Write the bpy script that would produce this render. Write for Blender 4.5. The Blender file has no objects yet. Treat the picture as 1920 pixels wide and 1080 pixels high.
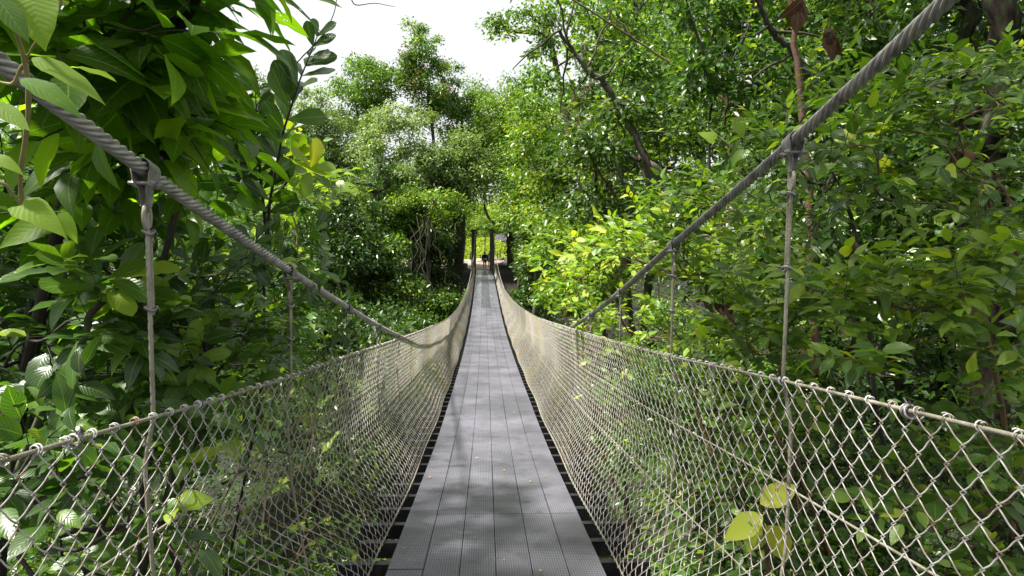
import bpy, bmesh, math, random
import numpy as np
from mathutils import Vector, Matrix
random.seed(7); RNG = np.random.default_rng(11)
S = bpy.context.scene
R_ = math.radians
# ------------------------------------------------------------------ camera, sky, sun, exposure
cd = bpy.data.cameras.new('camera'); cam = bpy.data.objects.new('camera', cd); S.collection.objects.link(cam)
cd.sensor_width = 36.0; cd.lens = 24.0; cd.clip_start = 0.05; cd.clip_end = 2000
cam.location = (0, 0, 0); cam.rotation_euler = (R_(90 - 4.6), R_(-0.6), R_(-2.33)); S.camera = cam
SUN_EL, SUN_AZ = R_(60), R_(-102)          # azimuth from +Y, negative = to the left of the bridge
W = bpy.data.worlds.new("World"); S.world = W; W.use_nodes = True
nt = W.node_tree; nt.nodes.clear()
sky = nt.nodes.new('ShaderNodeTexSky'); sky.sky_type = 'NISHITA'; sky.sun_disc = False
sky.sun_elevation = SUN_EL; sky.sun_rotation = SUN_AZ; sky.air_density = 1.0; sky.dust_density = 3.0
sc_ = nt.nodes.new('ShaderNodeVectorMath'); sc_.operation = 'SCALE'; sc_.inputs['Scale'].default_value = 0.10
geo = nt.nodes.new('ShaderNodeTexCoord'); noi = nt.nodes.new('ShaderNodeTexNoise'); noi.inputs['Scale'].default_value = 2.2; noi.inputs['Detail'].default_value = 6
rmp = nt.nodes.new('ShaderNodeValToRGB'); rmp.color_ramp.elements[0].position = .2; rmp.color_ramp.elements[0].color = (.90, .90, .90, 1); rmp.color_ramp.elements[1].position = .6; rmp.color_ramp.elements[1].color = (1, 1, 1, 1)
mx = nt.nodes.new('ShaderNodeMix'); mx.data_type = 'RGBA'
bg = nt.nodes.new('ShaderNodeBackground'); out = nt.nodes.new('ShaderNodeOutputWorld')
nt.links.new(sky.outputs[0], sc_.inputs[0]); nt.links.new(sc_.outputs[0], mx.inputs[6]); mx.inputs[7].default_value = (.41, .418, .426, 1)
nt.links.new(geo.outputs['Generated'], noi.inputs['Vector']); nt.links.new(noi.outputs['Fac'], rmp.inputs[0]); nt.links.new(rmp.outputs[0], mx.inputs[0])
nt.links.new(mx.outputs[2], bg.inputs['Color']); bg.inputs['Strength'].default_value = 1.0; nt.links.new(bg.outputs[0], out.inputs[0])
sl = bpy.data.lights.new('sun', 'SUN'); sl.energy = 5.0; sl.angle = R_(4); sl.color = (1.0, .955, .87)
so = bpy.data.objects.new('sun', sl); S.collection.objects.link(so)
sd = Vector((math.sin(SUN_AZ) * math.cos(SUN_EL), math.cos(SUN_AZ) * math.cos(SUN_EL), math.sin(SUN_EL)))
so.rotation_euler = sd.to_track_quat('Z', 'Y').to_euler(); so.location = sd * 50
S.view_settings.view_transform = 'Standard'; S.view_settings.look = 'None'; S.view_settings.gamma = 1
S.view_settings.exposure = 1.35
S.cycles.max_bounces = 7; S.cycles.diffuse_bounces = 3; S.cycles.glossy_bounces = 2; S.cycles.transmission_bounces = 4; S.cycles.transparent_max_bounces = 8
S.render.film_transparent = False

# ------------------------------------------------------------------ helpers
CAMR = np.array(cam.rotation_euler.to_matrix())
def ray(px, py):                     # a direction with unit depth along the bridge
    d = CAMR @ np.array([(px - 960) / 1280., -(py - 540) / 1280., -1.]); return d / d[1]
def at(px, py, Y): return ray(px, py) * Y
def nrm(a): return a / np.maximum(np.linalg.norm(a, axis=-1, keepdims=True), 1e-9)
def tag(o, label=None, cat=None, group=None, kind=None):
    if label: o['label'] = label
    if cat: o['category'] = cat
    if group: o['group'] = group
    if kind: o['kind'] = kind
    return o
def link(name, me, mat=None, parent=None):
    o = bpy.data.objects.new(name, me); S.collection.objects.link(o)
    if mat is not None: me.materials.append(mat)
    if parent is not None:
        o.parent = parent; o.matrix_parent_inverse = Matrix.Translation(-Vector(parent.location))
    return o
def empty(name, loc=(0, 0, 0)):
    o = bpy.data.objects.new(name, None); S.collection.objects.link(o); o.location = loc; return o
def np_mesh(name, V, Q, smooth=True, tint=None, uv=None):
    """V (n,3); Q (m,4) quads or (m,3) tris; tint per vertex; uv per vertex"""
    me = bpy.data.meshes.new(name); V = np.asarray(V, np.float32); Q = np.asarray(Q, np.int32); k = Q.shape[1]
    me.vertices.add(len(V)); me.vertices.foreach_set('co', V.ravel())
    me.loops.add(Q.size); me.loops.foreach_set('vertex_index', Q.ravel())
    me.polygons.add(len(Q)); me.polygons.foreach_set('loop_start', np.arange(0, Q.size, k, dtype=np.int32))
    me.polygons.foreach_set('loop_total', np.full(len(Q), k, np.int32))
    me.polygons.foreach_set('use_smooth', np.full(len(Q), smooth, bool))
    if tint is not None:
        a = me.attributes.new('tint', 'FLOAT', 'POINT'); a.data.foreach_set('value', np.asarray(tint, np.float32))
    if uv is not None:
        l = me.uv_layers.new(name='UVMap'); l.data.foreach_set('uv', np.asarray(uv, np.float32)[Q.ravel()].ravel())
    me.update(calc_edges=True); return me
class MB:
    def __init__(s): s.V = []; s.Q = []; s.n = 0
    def add(s, V, Q):
        V = np.asarray(V, float); s.V.append(V); s.Q.append(np.asarray(Q, int) + s.n); s.n += len(V)
    def tube(s, P, r, k=6, twist=None, lobes=0, depth=0.0):
        P = np.asarray(P, float); n = len(P); r = np.broadcast_to(np.asarray(r, float), (n,))
        T = nrm(np.gradient(P, axis=0)); ref = np.array([0, 0, 1.]) if abs(T[:, 2]).mean() < .8 else np.array([0, 1., 0])
        A = nrm(np.cross(T, ref)); B = np.cross(T, A)
        th = np.linspace(0, 2 * np.pi, k, endpoint=False)[None, :] + np.zeros((n, 1))
        rr = np.repeat(r[:, None], k, 1)
        if lobes:
            rr = rr * (1 - depth * (1 - np.abs(np.cos(th * lobes / 2))) ** 1.0); th = th + twist[:, None]
        V = P[:, None] + rr[..., None] * (np.cos(th)[..., None] * A[:, None] + np.sin(th)[..., None] * B[:, None])
        i = np.arange(n - 1)[:, None] * k; j = np.arange(k)[None]; j2 = (j + 1) % k
        Q = np.stack([i + j, i + j2, i + k + j2, i + k + j], -1).reshape(-1, 4)
        s.add(V.reshape(-1, 3), Q)
    def box(s, c, h, rz=0, M=None):
        x, y, z = h; V = np.array([[a * x, b * y, d * z] for d in (-1, 1) for b in (-1, 1) for a in (-1, 1)], float)
        if M is not None: V = V @ np.array(M).T
        elif rz: cc, ss = math.cos(rz), math.sin(rz); V = V @ np.array([[cc, -ss, 0], [ss, cc, 0], [0, 0, 1]]).T
        s.add(V + np.array(c), [[0, 2, 3, 1], [4, 5, 7, 6], [0, 1, 5, 4], [2, 6, 7, 3], [0, 4, 6, 2], [1, 3, 7, 5]])
    def build(s, name, mat, parent=None, smooth=True):
        return link(name, np_mesh(name, np.concatenate(s.V), np.concatenate(s.Q), smooth), mat, parent)

# ------------------------------------------------------------------ materials
def mat(name):
    m = bpy.data.materials.new(name); m.use_nodes = True; n = m.node_tree
    return m, n, n.nodes['Principled BSDF'], n.nodes['Material Output']
def ramp(n, stops):
    r = n.nodes.new('ShaderNodeValToRGB'); e = r.color_ramp.elements
    while len(e) < len(stops): e.new(.5)
    for i, (p, c) in enumerate(stops): e[i].position = p; e[i].color = (*c, 1)
    return r
def noise(n, scale, detail=5, coord='Object', vec=None):
    t = n.nodes.new('ShaderNodeTexNoise'); t.inputs['Scale'].default_value = scale; t.inputs['Detail'].default_value = detail
    if vec is None:
        c = n.nodes.new('ShaderNodeTexCoord'); vec = c.outputs[coord]
    n.links.new(vec, t.inputs['Vector']); return t
def math_(n, op, a, b=None):
    m = n.nodes.new('ShaderNodeMath'); m.operation = op
    for i, v in enumerate((a, b)):
        if v is None: continue
        if isinstance(v, (int, float)): m.inputs[i].default_value = v
        else: n.links.new(v, m.inputs[i])
    return m.outputs[0]
def solid(name, stops, scale=8, rough=.7, metal=0, bump=0, bscale=40, stretch=None, spec=.5):
    m, n, p, o = mat(name); vec = None
    if stretch:
        c = n.nodes.new('ShaderNodeTexCoord'); mp = n.nodes.new('ShaderNodeMapping'); mp.inputs['Scale'].default_value = stretch
        n.links.new(c.outputs['Object'], mp.inputs[0]); vec = mp.outputs[0]
    t = noise(n, scale, vec=vec); r = ramp(n, stops); n.links.new(t.outputs['Fac'], r.inputs[0]); n.links.new(r.outputs[0], p.inputs['Base Color'])
    p.inputs['Roughness'].default_value = rough; p.inputs['Metallic'].default_value = metal; p.inputs['Specular IOR Level'].default_value = spec
    if bump:
        b = n.nodes.new('ShaderNodeBump'); b.inputs['Strength'].default_value = bump; b.inputs['Distance'].default_value = .01
        t2 = noise(n, bscale, vec=vec); n.links.new(t2.outputs['Fac'], b.inputs['Height']); n.links.new(b.outputs[0], p.inputs['Normal'])
    return m
def leafmat(name, stops, trans=.38, tcol=(1.5, 1.5, .45), rough=.38, veins=False, spec=.5, vb=.4, holes=False):
    m, n, p, o = mat(name)
    a = n.nodes.new('ShaderNodeAttribute'); a.attribute_name = 'tint'; r = ramp(n, stops); n.links.new(a.outputs['Fac'], r.inputs[0])
    col = r.outputs[0]
    if veins:
        uv = n.nodes.new('ShaderNodeUVMap'); sp = n.nodes.new('ShaderNodeSeparateXYZ'); n.links.new(uv.outputs[0], sp.inputs[0])
        au = math_(n, 'ABSOLUTE', math_(n, 'SUBTRACT', sp.outputs[0], .5))
        mid = math_(n, 'LESS_THAN', au, .02)
        ph = math_(n, 'SUBTRACT', math_(n, 'MULTIPLY', sp.outputs[1], 9.0), math_(n, 'MULTIPLY', au, 5.0))
        fr = math_(n, 'FRACT', ph); lat = math_(n, 'LESS_THAN', fr, .10)
        vm = math_(n, 'MAXIMUM', mid, math_(n, 'MULTIPLY', lat, .45))
        mxx = n.nodes.new('ShaderNodeMix'); mxx.data_type = 'RGBA'; n.links.new(vm, mxx.inputs[0]); n.links.new(col, mxx.inputs[6])
        lt = n.nodes.new('ShaderNodeMix'); lt.data_type = 'RGBA'; lt.inputs[0].default_value = .5; n.links.new(col, lt.inputs[6]); lt.inputs[7].default_value = (.22, .34, .10, 1)
        n.links.new(lt.outputs[2], mxx.inputs[7])
        # blotches of age and insect damage
        t3 = noise(n, 30, 3); r3 = ramp(n, [(0.0, (1, 1, 1)), (.66, (1, 1, 1)), (.72, (1.3, 1.0, .55))]); n.links.new(t3.outputs['Fac'], r3.inputs[0])
        mm = n.nodes.new('ShaderNodeMix'); mm.data_type = 'RGBA'; mm.blend_type = 'MULTIPLY'; mm.inputs[0].default_value = 1
        n.links.new(mxx.outputs[2], mm.inputs[6]); n.links.new(r3.outputs[0], mm.inputs[7]); col = mm.outputs[2]
        b = n.nodes.new('ShaderNodeBump'); b.inputs['Strength'].default_value = vb; b.inputs['Distance'].default_value = .004
        hh = math_(n, 'PINGPONG', ph, .5); n.links.new(hh, b.inputs['Height']); n.links.new(b.outputs[0], p.inputs['Normal'])
    n.links.new(col, p.inputs['Base Color']); p.inputs['Roughness'].default_value = rough; p.inputs['Specular IOR Level'].default_value = spec
    tb = n.nodes.new('ShaderNodeBsdfTranslucent'); mc = n.nodes.new('ShaderNodeVectorMath'); mc.operation = 'MULTIPLY'; n.links.new(col, mc.inputs[0])
    mc.inputs[1].default_value = tcol; n.links.new(mc.outputs[0], tb.inputs['Color'])
    ms = n.nodes.new('ShaderNodeMixShader'); ms.inputs[0].default_value = trans; n.links.new(p.outputs[0], ms.inputs[1]); n.links.new(tb.outputs[0], ms.inputs[2]); n.links.new(ms.outputs[0], o.inputs['Surface'])
    if holes:
        th_ = noise(n, 26, 2); gt = math_(n, 'GREATER_THAN', th_.outputs['Fac'], .745); tp = n.nodes.new('ShaderNodeBsdfTransparent'); m2_ = n.nodes.new('ShaderNodeMixShader')
        n.links.new(gt, m2_.inputs[0]); n.links.new(ms.outputs[0], m2_.inputs[1]); n.links.new(tp.outputs[0], m2_.inputs[2]); n.links.new(m2_.outputs[0], o.inputs['Surface'])
    return m
G_DARK = [(0, (0.013, 0.031, 0.007)), (.5, (0.027, 0.066, 0.010)), (.88, (0.061, 0.128, 0.016)), (.95, (0.158, 0.265, 0.026)), (1, (0.267, 0.326, 0.035))]
G_MID = [(0, (0.024, 0.056, 0.010)), (.45, (0.051, 0.117, 0.016)), (.8, (0.104, 0.194, 0.022)), (.95, (0.207, 0.306, 0.031)), (1, (0.316, 0.367, 0.044))]
G_LIME = [(0, (0.049, 0.102, 0.013)), (.4, (0.104, 0.204, 0.019)), (.8, (0.194, 0.306, 0.026)), (1, (0.365, 0.388, 0.044))]
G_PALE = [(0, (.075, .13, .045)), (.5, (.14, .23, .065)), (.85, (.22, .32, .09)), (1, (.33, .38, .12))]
LM = dict(
    soft=leafmat('vine_leaf', [(0, (.06, .13, .012)), (.7, (.11, .24, .02)), (1, (.22, .36, .03))], trans=.5, tcol=(1.5, 1.5, .4), rough=.55, veins=True, vb=.15),
    fallen=leafmat('fallen_leaf', [(0, (.14, .07, .03)), (.5, (.40, .26, .03)), (1, (.45, .38, .05))], trans=.1, rough=.7),
    big=leafmat('broad_leaf', [(0, (.026, .062, .007)), (.5, (.055, .12, .010)), (.85, (.10, .19, .014)), (1, (.22, .34, .025))], trans=.55, tcol=(2.3, 2.5, .45), veins=True, rough=.42, vb=.2, spec=.3, holes=True),
    glossy=leafmat('glossy_leaf', G_DARK, trans=.32, tcol=(2.2, 2.5, .5), veins=True, rough=.33, spec=.5, vb=.25, holes=True),
    shrub=leafmat('shrub_leaf', G_MID, trans=.42, tcol=(1.8, 1.8, .45), veins=True, rough=.33),
    lime=leafmat('lime_leaf', G_LIME, trans=.42, tcol=(1.5, 1.5, .4), rough=.36),
    limev=leafmat('lime_shrub_leaf', [(q_, tuple(v_ * 1.2 for v_ in c_)) for q_, c_ in G_LIME], trans=.42, tcol=(1.5, 1.5, .4), rough=.34, veins=True),
    mid=leafmat('forest_leaf', [(q_, tuple(v_ * 1.3 for v_ in c_)) for q_, c_ in G_MID], trans=.38, tcol=(1.7, 1.7, .5), rough=.36),
    dark=leafmat('dark_forest_leaf', G_DARK, trans=.3, tcol=(1.8, 1.9, .5), rough=.36),
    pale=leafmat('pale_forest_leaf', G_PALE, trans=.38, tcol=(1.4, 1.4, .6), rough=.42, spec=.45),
    rust=leafmat('rusty_leaf', [(0, (.10, .10, .03)), (.5, (.20, .13, .05)), (1, (.34, .16, .07))], trans=.3, tcol=(1.3, 1.1, .6)),
    dead=leafmat('withered_leaf', [(0, (.05, .022, .014)), (1, (.13, .06, .035))], trans=.15, tcol=(1.2, .9, .7), rough=.8, veins=True),
    grass=leafmat('grass_blade', [(0, (.16, .26, .02)), (.5, (.26, .36, .03)), (1, (.40, .42, .06))], trans=.4, tcol=(1.3, 1.3, .5), rough=.5),
)
BARK = solid('mossy_bark', [(.35, (.022, .017, .012)), (.47, (.065, .052, .038)), (.56, (.045, .065, .020)), (.68, (.16, .14, .11))], 5, .9, bump=1.0, bscale=24, stretch=(1, 1, .35))
BARKD = solid('dark_bark', [(.3, (.012, .010, .008)), (.6, (.035, .028, .022)), (.75, (.05, .055, .03))], 4, .8, bump=.6, bscale=30, stretch=(1, 1, .35))
BARKK = solid('blackish_bark', [(.38, (.005, .004, .003)), (.5, (.020, .016, .013)), (.6, (.022, .032, .012)), (.68, (.06, .055, .045))], 7, .95, spec=.05, bump=1.0, bscale=22, stretch=(1, 1, .35))
TWIG = solid('tan_twig', [(.3, (.06, .035, .02)), (.6, (.13, .08, .04)), (.8, (.2, .14, .08))], 6, .75)
GREENSTEM = solid('green_stem', [(.3, (.14, .13, .04)), (.7, (.30, .27, .10))], 10, .6)
STEEL = solid('galvanised_cable', [(.3, (.15, .14, .135)), (.45, (.30, .285, .28)), (.7, (.46, .44, .43))], 14, .5, metal=.55, bump=.15, bscale=120)
CLAMPM = solid('weathered_steel', [(.3, (.16, .15, .15)), (.55, (.27, .26, .26)), (.75, (.40, .38, .37))], 25, .55, metal=.5, bump=.3, bscale=150)
ROPE = solid('hanger_rope_wire', [(.3, (.17, .155, .11)), (.55, (.30, .28, .22)), (.75, (.40, .38, .32))], 20, .6, metal=.3, bump=.6, bscale=260, stretch=(1, 1, .4))
BEAMM = solid('dark_steel_beam', [(.35, (.008, .008, .010)), (.6, (.020, .020, .024)), (.75, (.045, .042, .042))], 7, .45, bump=.2)
CONC = solid('weathered_post', [(.3, (.055, .050, .040)), (.55, (.12, .11, .085)), (.75, (.20, .185, .14))], 2.2, .85, bump=.3, stretch=(1, 1, .3))
WIRE = solid('rusty_galvanised_wire', [(.30, (.16, .07, .035)), (.40, (.26, .21, .17)), (.55, (.42, .40, .37)), (.75, (.56, .54, .50))], 9, .48, metal=.35)
def lichen_wire():
    m, n, p, o = mat('net_wire'); c = n.nodes.new('ShaderNodeTexCoord'); sp = n.nodes.new('ShaderNodeSeparateXYZ'); n.links.new(c.outputs['Object'], sp.inputs[0])
    t = noise(n, 14, 4); r = ramp(n, [(.32, (.22, .11, .06)), (.40, (.34, .29, .26)), (.52, (.52, .50, .48)), (.75, (.66, .645, .63))]); n.links.new(t.outputs['Fac'], r.inputs[0])
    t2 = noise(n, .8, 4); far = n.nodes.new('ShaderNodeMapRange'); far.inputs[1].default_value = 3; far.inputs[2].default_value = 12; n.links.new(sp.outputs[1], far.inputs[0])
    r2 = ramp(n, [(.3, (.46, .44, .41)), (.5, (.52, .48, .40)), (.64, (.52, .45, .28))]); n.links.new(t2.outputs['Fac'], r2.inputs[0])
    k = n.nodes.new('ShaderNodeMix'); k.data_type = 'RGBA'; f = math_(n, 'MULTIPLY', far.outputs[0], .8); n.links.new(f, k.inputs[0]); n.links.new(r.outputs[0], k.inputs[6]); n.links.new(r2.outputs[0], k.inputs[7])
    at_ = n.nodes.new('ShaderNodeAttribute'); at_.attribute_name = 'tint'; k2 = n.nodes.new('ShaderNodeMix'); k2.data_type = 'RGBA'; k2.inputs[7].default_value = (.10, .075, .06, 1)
    nf = math_(n, 'SUBTRACT', 1, far.outputs[0]); n.links.new(math_(n, 'MULTIPLY', math_(n, 'MULTIPLY', at_.outputs['Fac'], nf), .55), k2.inputs[0]); n.links.new(k.outputs[2], k2.inputs[6])  # shade put into the colour of the near outer wire halves
    n.links.new(k2.outputs[2], p.inputs['Base Color']); p.inputs['Metallic'].default_value = .2; p.inputs['Roughness'].default_value = .45
    return m
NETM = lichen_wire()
def deckmat():
    m, n, p, o = mat('moulded_grating'); c = n.nodes.new('ShaderNodeTexCoord'); sp = n.nodes.new('ShaderNodeSeparateXYZ'); n.links.new(c.outputs['Object'], sp.inputs[0])
    def bars(sock, period, w):
        f = math_(n, 'FRACT', math_(n, 'MULTIPLY', sock, 1 / period)); return math_(n, 'GREATER_THAN', f, w)
    hole = math_(n, 'MULTIPLY', bars(sp.outputs[0], .0165, .40), bars(sp.outputs[1], .030, .36))
    t = noise(n, 1.3, 9); t2 = noise(n, 40, 3)
    r = ramp(n, [(.25, (.085, .084, .102)), (.42, (.12, .118, .148)), (.55, (.17, .167, .205)), (.75, (.23, .226, .27))]); n.links.new(t.outputs['Fac'], r.inputs[0])
    oi = n.nodes.new('ShaderNodeObjectInfo'); r2 = ramp(n, [(0, (.72, .72, .72)), (1, (1.2, 1.2, 1.2))]); n.links.new(math_(n, 'ADD', math_(n, 'MULTIPLY', t2.outputs['Fac'], .7), math_(n, 'MULTIPLY', oi.outputs['Random'], .3)), r2.inputs[0])
    mm = n.nodes.new('ShaderNodeMix'); mm.data_type = 'RGBA'; mm.blend_type = 'MULTIPLY'; mm.inputs[0].default_value = 1; n.links.new(r.outputs[0], mm.inputs[6]); n.links.new(r2.outputs[0], mm.inputs[7])
    t5 = noise(n, 7, 8); r5 = ramp(n, [(.30, (.55, .52, .50)), (.42, (.95, .95, .95)), (.60, (1, 1, 1)), (.72, (1.35, 1.33, 1.3))]); n.links.new(t5.outputs['Fac'], r5.inputs[0])
    m5 = n.nodes.new('ShaderNodeMix'); m5.data_type = 'RGBA'; m5.blend_type = 'MULTIPLY'; m5.inputs[0].default_value = .8; n.links.new(mm.outputs[2], m5.inputs[6]); n.links.new(r5.outputs[0], m5.inputs[7])
    t6 = noise(n, 130, 1); sp6 = math_(n, 'GREATER_THAN', t6.outputs['Fac'], .80); m6 = n.nodes.new('ShaderNodeMix'); m6.data_type = 'RGBA'; n.links.new(sp6, m6.inputs[0]); n.links.new(m5.outputs[2], m6.inputs[6]); m6.inputs[7].default_value = (.5, .48, .44, 1); mm = m6
    k = n.nodes.new('ShaderNodeMix'); k.data_type = 'RGBA'; n.links.new(math_(n, 'MULTIPLY', hole, .80), k.inputs[0]); n.links.new(mm.outputs[2], k.inputs[6]); k.inputs[7].default_value = (.018, .018, .021, 1)
    n.links.new(k.outputs[2], p.inputs['Base Color']); p.inputs['Roughness'].default_value = .5; p.inputs['Specular IOR Level'].default_value = .6
    # gentle buckles across the plates
    cx = math_(n, 'POWER', math_(n, 'MULTIPLY', math_(n, 'SUBTRACT', sp.outputs[0], .12), 2.6), 2)
    wv = math_(n, 'SINE', math_(n, 'MULTIPLY', math_(n, 'ADD', sp.outputs[1], cx), 9.2))
    mask = math_(n, 'LESS_THAN', math_(n, 'ABSOLUTE', math_(n, 'SUBTRACT', sp.outputs[0], .12)), .235)
    b = n.nodes.new('ShaderNodeBump'); b.inputs['Strength'].default_value = .35; b.inputs['Distance'].default_value = .006
    n.links.new(math_(n, 'MULTIPLY', wv, mask), b.inputs['Height'])
    b2 = n.nodes.new('ShaderNodeBump'); b2.inputs['Strength'].default_value = .4; b2.inputs['Distance'].default_value = .003; n.links.new(math_(n, 'SUBTRACT', 1, hole), b2.inputs['Height'])
    n.links.new(b.outputs[0], b2.inputs['Normal']); n.links.new(b2.outputs[0], p.inputs['Normal']); return m
DECK = deckmat()
WETW = solid('wet_timber', [(.38, (.03, .031, .042)), (.5, (.09, .09, .115)), (.6, (.22, .22, .27))], 5, .28, bump=.7, bscale=14, stretch=(3, .8, 1), spec=.7)
WETD = solid('worn_wet_timber', [(.38, (.022, .022, .030)), (.5, (.05, .05, .062)), (.62, (.12, .12, .145))], 5, .32, bump=.5, bscale=8, stretch=(3, .8, 1))

# ------------------------------------------------------------------ terrain
def sstep(a, b, x): t = np.clip((x - a) / (b - a), 0, 1); return t * t * (3 - 2 * t)
def wob(x, y): return .5 * np.sin(x * .31 + 1.3) * np.cos(y * .27) + .22 * np.sin(x * .9 + y * .7) + .1 * np.sin(x * 2.3 - y * 1.9)
def ground(x, y):
    x = np.asarray(x, float); y = np.asarray(y, float)
    near = -1.95 - 2.4 * sstep(1, 6, y) - 9.5 * sstep(5, 24, y)
    far = 10.6 * sstep(34, 59.5, y)
    g = near + far + wob(x, y) * sstep(3, 10, np.abs(y - 30) * 0 + np.minimum(np.abs(y + 3), np.abs(y - 62)))
    g = g + 9.0 * sstep(78, 130, y) + 8 * sstep(130, 400, y)
    g = g + sstep(15, 60, np.abs(x)) * 2.5
    return np.where((y > 59.6), np.minimum(g, 99), g)
xs = np.concatenate([np.linspace(-400, -60, 18)[:-1], np.linspace(-60, 60, 121), np.linspace(60, 400, 18)[1:]])
ys = np.concatenate([np.linspace(-60, -6, 12)[:-1], np.linspace(-6, 100, 130), np.linspace(100, 600, 26)[1:]])
X, Y = np.meshgrid(xs, ys); V = np.stack([X, Y, ground(X, Y)], -1).reshape(-1, 3); nx = len(xs)
i = np.arange(len(ys) - 1)[:, None] * nx + np.arange(nx - 1)[None]; Q = np.stack([i, i + 1, i + nx + 1, i + nx], -1).reshape(-1, 4)
def groundmat():
    m, n, p, o = mat('forest_floor'); c = n.nodes.new('ShaderNodeTexCoord'); sp = n.nodes.new('ShaderNodeSeparateXYZ'); n.links.new(c.outputs['Object'], sp.inputs[0])
    t = noise(n, .5, 8); r = ramp(n, [(.3, (.009, .007, .005)), (.5, (.018, .015, .009)), (.6, (.014, .028, .007)), (.8, (.03, .05, .012))]); n.links.new(t.outputs['Fac'], r.inputs[0])
    t2 = noise(n, 1.6, 6); r2 = ramp(n, [(.3, (.13, .22, .015)), (.7, (.24, .33, .03))]); n.links.new(t2.outputs['Fac'], r2.inputs[0])
    k = n.nodes.new('ShaderNodeMix'); k.data_type = 'RGBA'; n.links.new(math_(n, 'MULTIPLY', math_(n, 'GREATER_THAN', sp.outputs[1], 77.5), math_(n, 'LESS_THAN', math_(n, 'ABSOLUTE', sp.outputs[0]), 9)), k.inputs[0]); n.links.new(r.outputs[0], k.inputs[6]); n.links.new(r2.outputs[0], k.inputs[7])
    n.links.new(k.outputs[2], p.inputs['Base Color']); p.inputs['Roughness'].default_value = .95
    b = n.nodes.new('ShaderNodeBump'); b.inputs['Strength'].default_value = .8; b.inputs['Distance'].default_value = .1; t4 = noise(n, 5, 6); n.links.new(t4.outputs['Fac'], b.inputs['Height']); n.links.new(b.outputs[0], p.inputs['Normal']); return m
tag(link('ground', np_mesh('ground', V, Q), groundmat()), 'forest floor of the gorge under the trees', kind='structure')
# dirt track across the far end
xs = np.linspace(-9, 9, 31); ys = np.linspace(60.2, 77.6, 12); X, Y = np.meshgrid(xs, ys); V = np.stack([X, Y, ground(X, Y) + .012 + .05 * np.sin(X * 1.3) * 0], -1).reshape(-1, 3); nx = len(xs)
i = np.arange(len(ys) - 1)[:, None] * nx + np.arange(nx - 1)[None]; Q = np.stack([i, i + 1, i + nx + 1, i + nx], -1).reshape(-1, 4)
DIRT = solid('pinkish_dirt', [(.3, (.22, .17, .13)), (.6, (.36, .29, .24)), (.8, (.45, .38, .32))], 1.5, .95, bump=.5, bscale=6)
for q in (V,): q[:, 2] += .03
tag(link('dirt_path', np_mesh('dirt_path', V, Q), DIRT), 'bare earth track crossing the far end of the bridge', kind='structure')

# ------------------------------------------------------------------ bridge
def smooth_tab(tab):
    a = np.array(tab, float); x, y = a[:, 0], a[:, 1]; m = np.gradient(y, x)
    def f(q):
        q = np.asarray(q, float); k = np.clip(np.searchsorted(x, q) - 1, 0, len(x) - 2); h = x[k + 1] - x[k]; t = (q - x[k]) / h
        return (2*t**3-3*t**2+1)*y[k] + (t**3-2*t**2+t)*h*m[k] + (-2*t**3+3*t**2)*y[k+1] + (t**3-t**2)*h*m[k+1]
    return f
deckz = smooth_tab([(-3, -1.42), (0, -1.70), (4.2, -2.16), (8, -2.60), (13, -3.0), (19.4, -3.41), (25.8, -3.69), (34.3, -3.78), (44.7, -3.62), (52, -3.43), (60, -3.24)])
railR = smooth_tab([(-3, .07), (0, -.27), (1.4, -.43), (2.55, -.56), (4.4, -.785), (9.1, -1.28), (16, -1.95), (28, -2.74), (37, -2.98), (45, -2.98), (52, -2.83), (56, -2.6), (58.5, -2.1), (60, -1.6)])
railL = smooth_tab([(-3, .0), (0, -.34), (1.54, -.52), (2.9, -.70), (5.5, -1.0), (9.1, -1.41), (13, -1.82), (24, -2.72), (37, -2.98), (45, -2.98), (52, -2.83), (56, -2.6), (58.5, -2.1), (60, -1.6)])
cabR = smooth_tab([(-3, 2.05), (0, 1.12), (1.76, .607), (2.61, .36), (4.28, -.077), (5.79, -.483), (7.42, -.885), (9.13, -1.27), (13, -2.02), (20, -2.88), (30, -3.28), (40, -3.15), (50, -2.55), (55, -1.75), (60, .18)])
cabL = smooth_tab([(-3, 1.75), (0, .83), (1.6, .369), (2.25, .187), (3.74, -.195), (5.35, -.58), (6.86, -.93), (8.55, -1.29), (13, -2.05), (20, -2.88), (30, -3.28), (40, -3.15), (50, -2.55), (55, -1.75), (60, .18)])
cenx = smooth_tab([(-3, .05), (4, .09), (12, .12), (25, .13), (45, .10), (60, .03)])
halfr = smooth_tab([(-3, 1.12), (4, 1.12), (20, 1.10), (30, 1.05), (40, .93), (52, .84), (60, .80)])
def railx(s, y): return np.where(np.asarray(y) < 12, .05, cenx(y)) * 1.0 + s * halfr(y) if False else (.05 + (cenx(y) - .05) * sstep(8, 20, y)) + s * halfr(y)
bridge = empty('suspension_bridge', (0, 0, -1.7))
tag(bridge, 'long hanging footbridge with grey grating deck, steel cables and chain-link net sides', 'footbridge')
HW = .70
# deck panels: six lanes of grating up to 34.3 m, then wet timber
def slab(x0, x1, ya, yb, th, name, m, dz=0.0, step=.3, xoff=None):
    n = max(2, int((yb - ya) / step) + 1); y = np.linspace(ya, yb, n); z = deckz(y) + dz; cxx = cenx(y)
    ring = lambda xx, zz: np.stack([cxx + xx, y, z + zz], -1)
    P = np.stack([ring(x0, 0), ring(x1, 0), ring(x1, -th), ring(x0, -th)], 1)
    i = np.arange(n - 1)[:, None] * 4; j = np.arange(4)[None]; j2 = (j + 1) % 4
    Q = np.stack([i + j, i + j2, i + 4 + j2, i + 4 + j], -1).reshape(-1, 4)[:, ::-1]
    Q = np.concatenate([Q, [[0, 1, 2, 3]], [[4 * n - 1, 4 * n - 2, 4 * n - 3, 4 * n - 4]]])
    return link(name, np_mesh(name, P.reshape(-1, 3), Q, False), m, bridge)
rnd = random.Random(3)
wl = 2 * HW / 6
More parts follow.
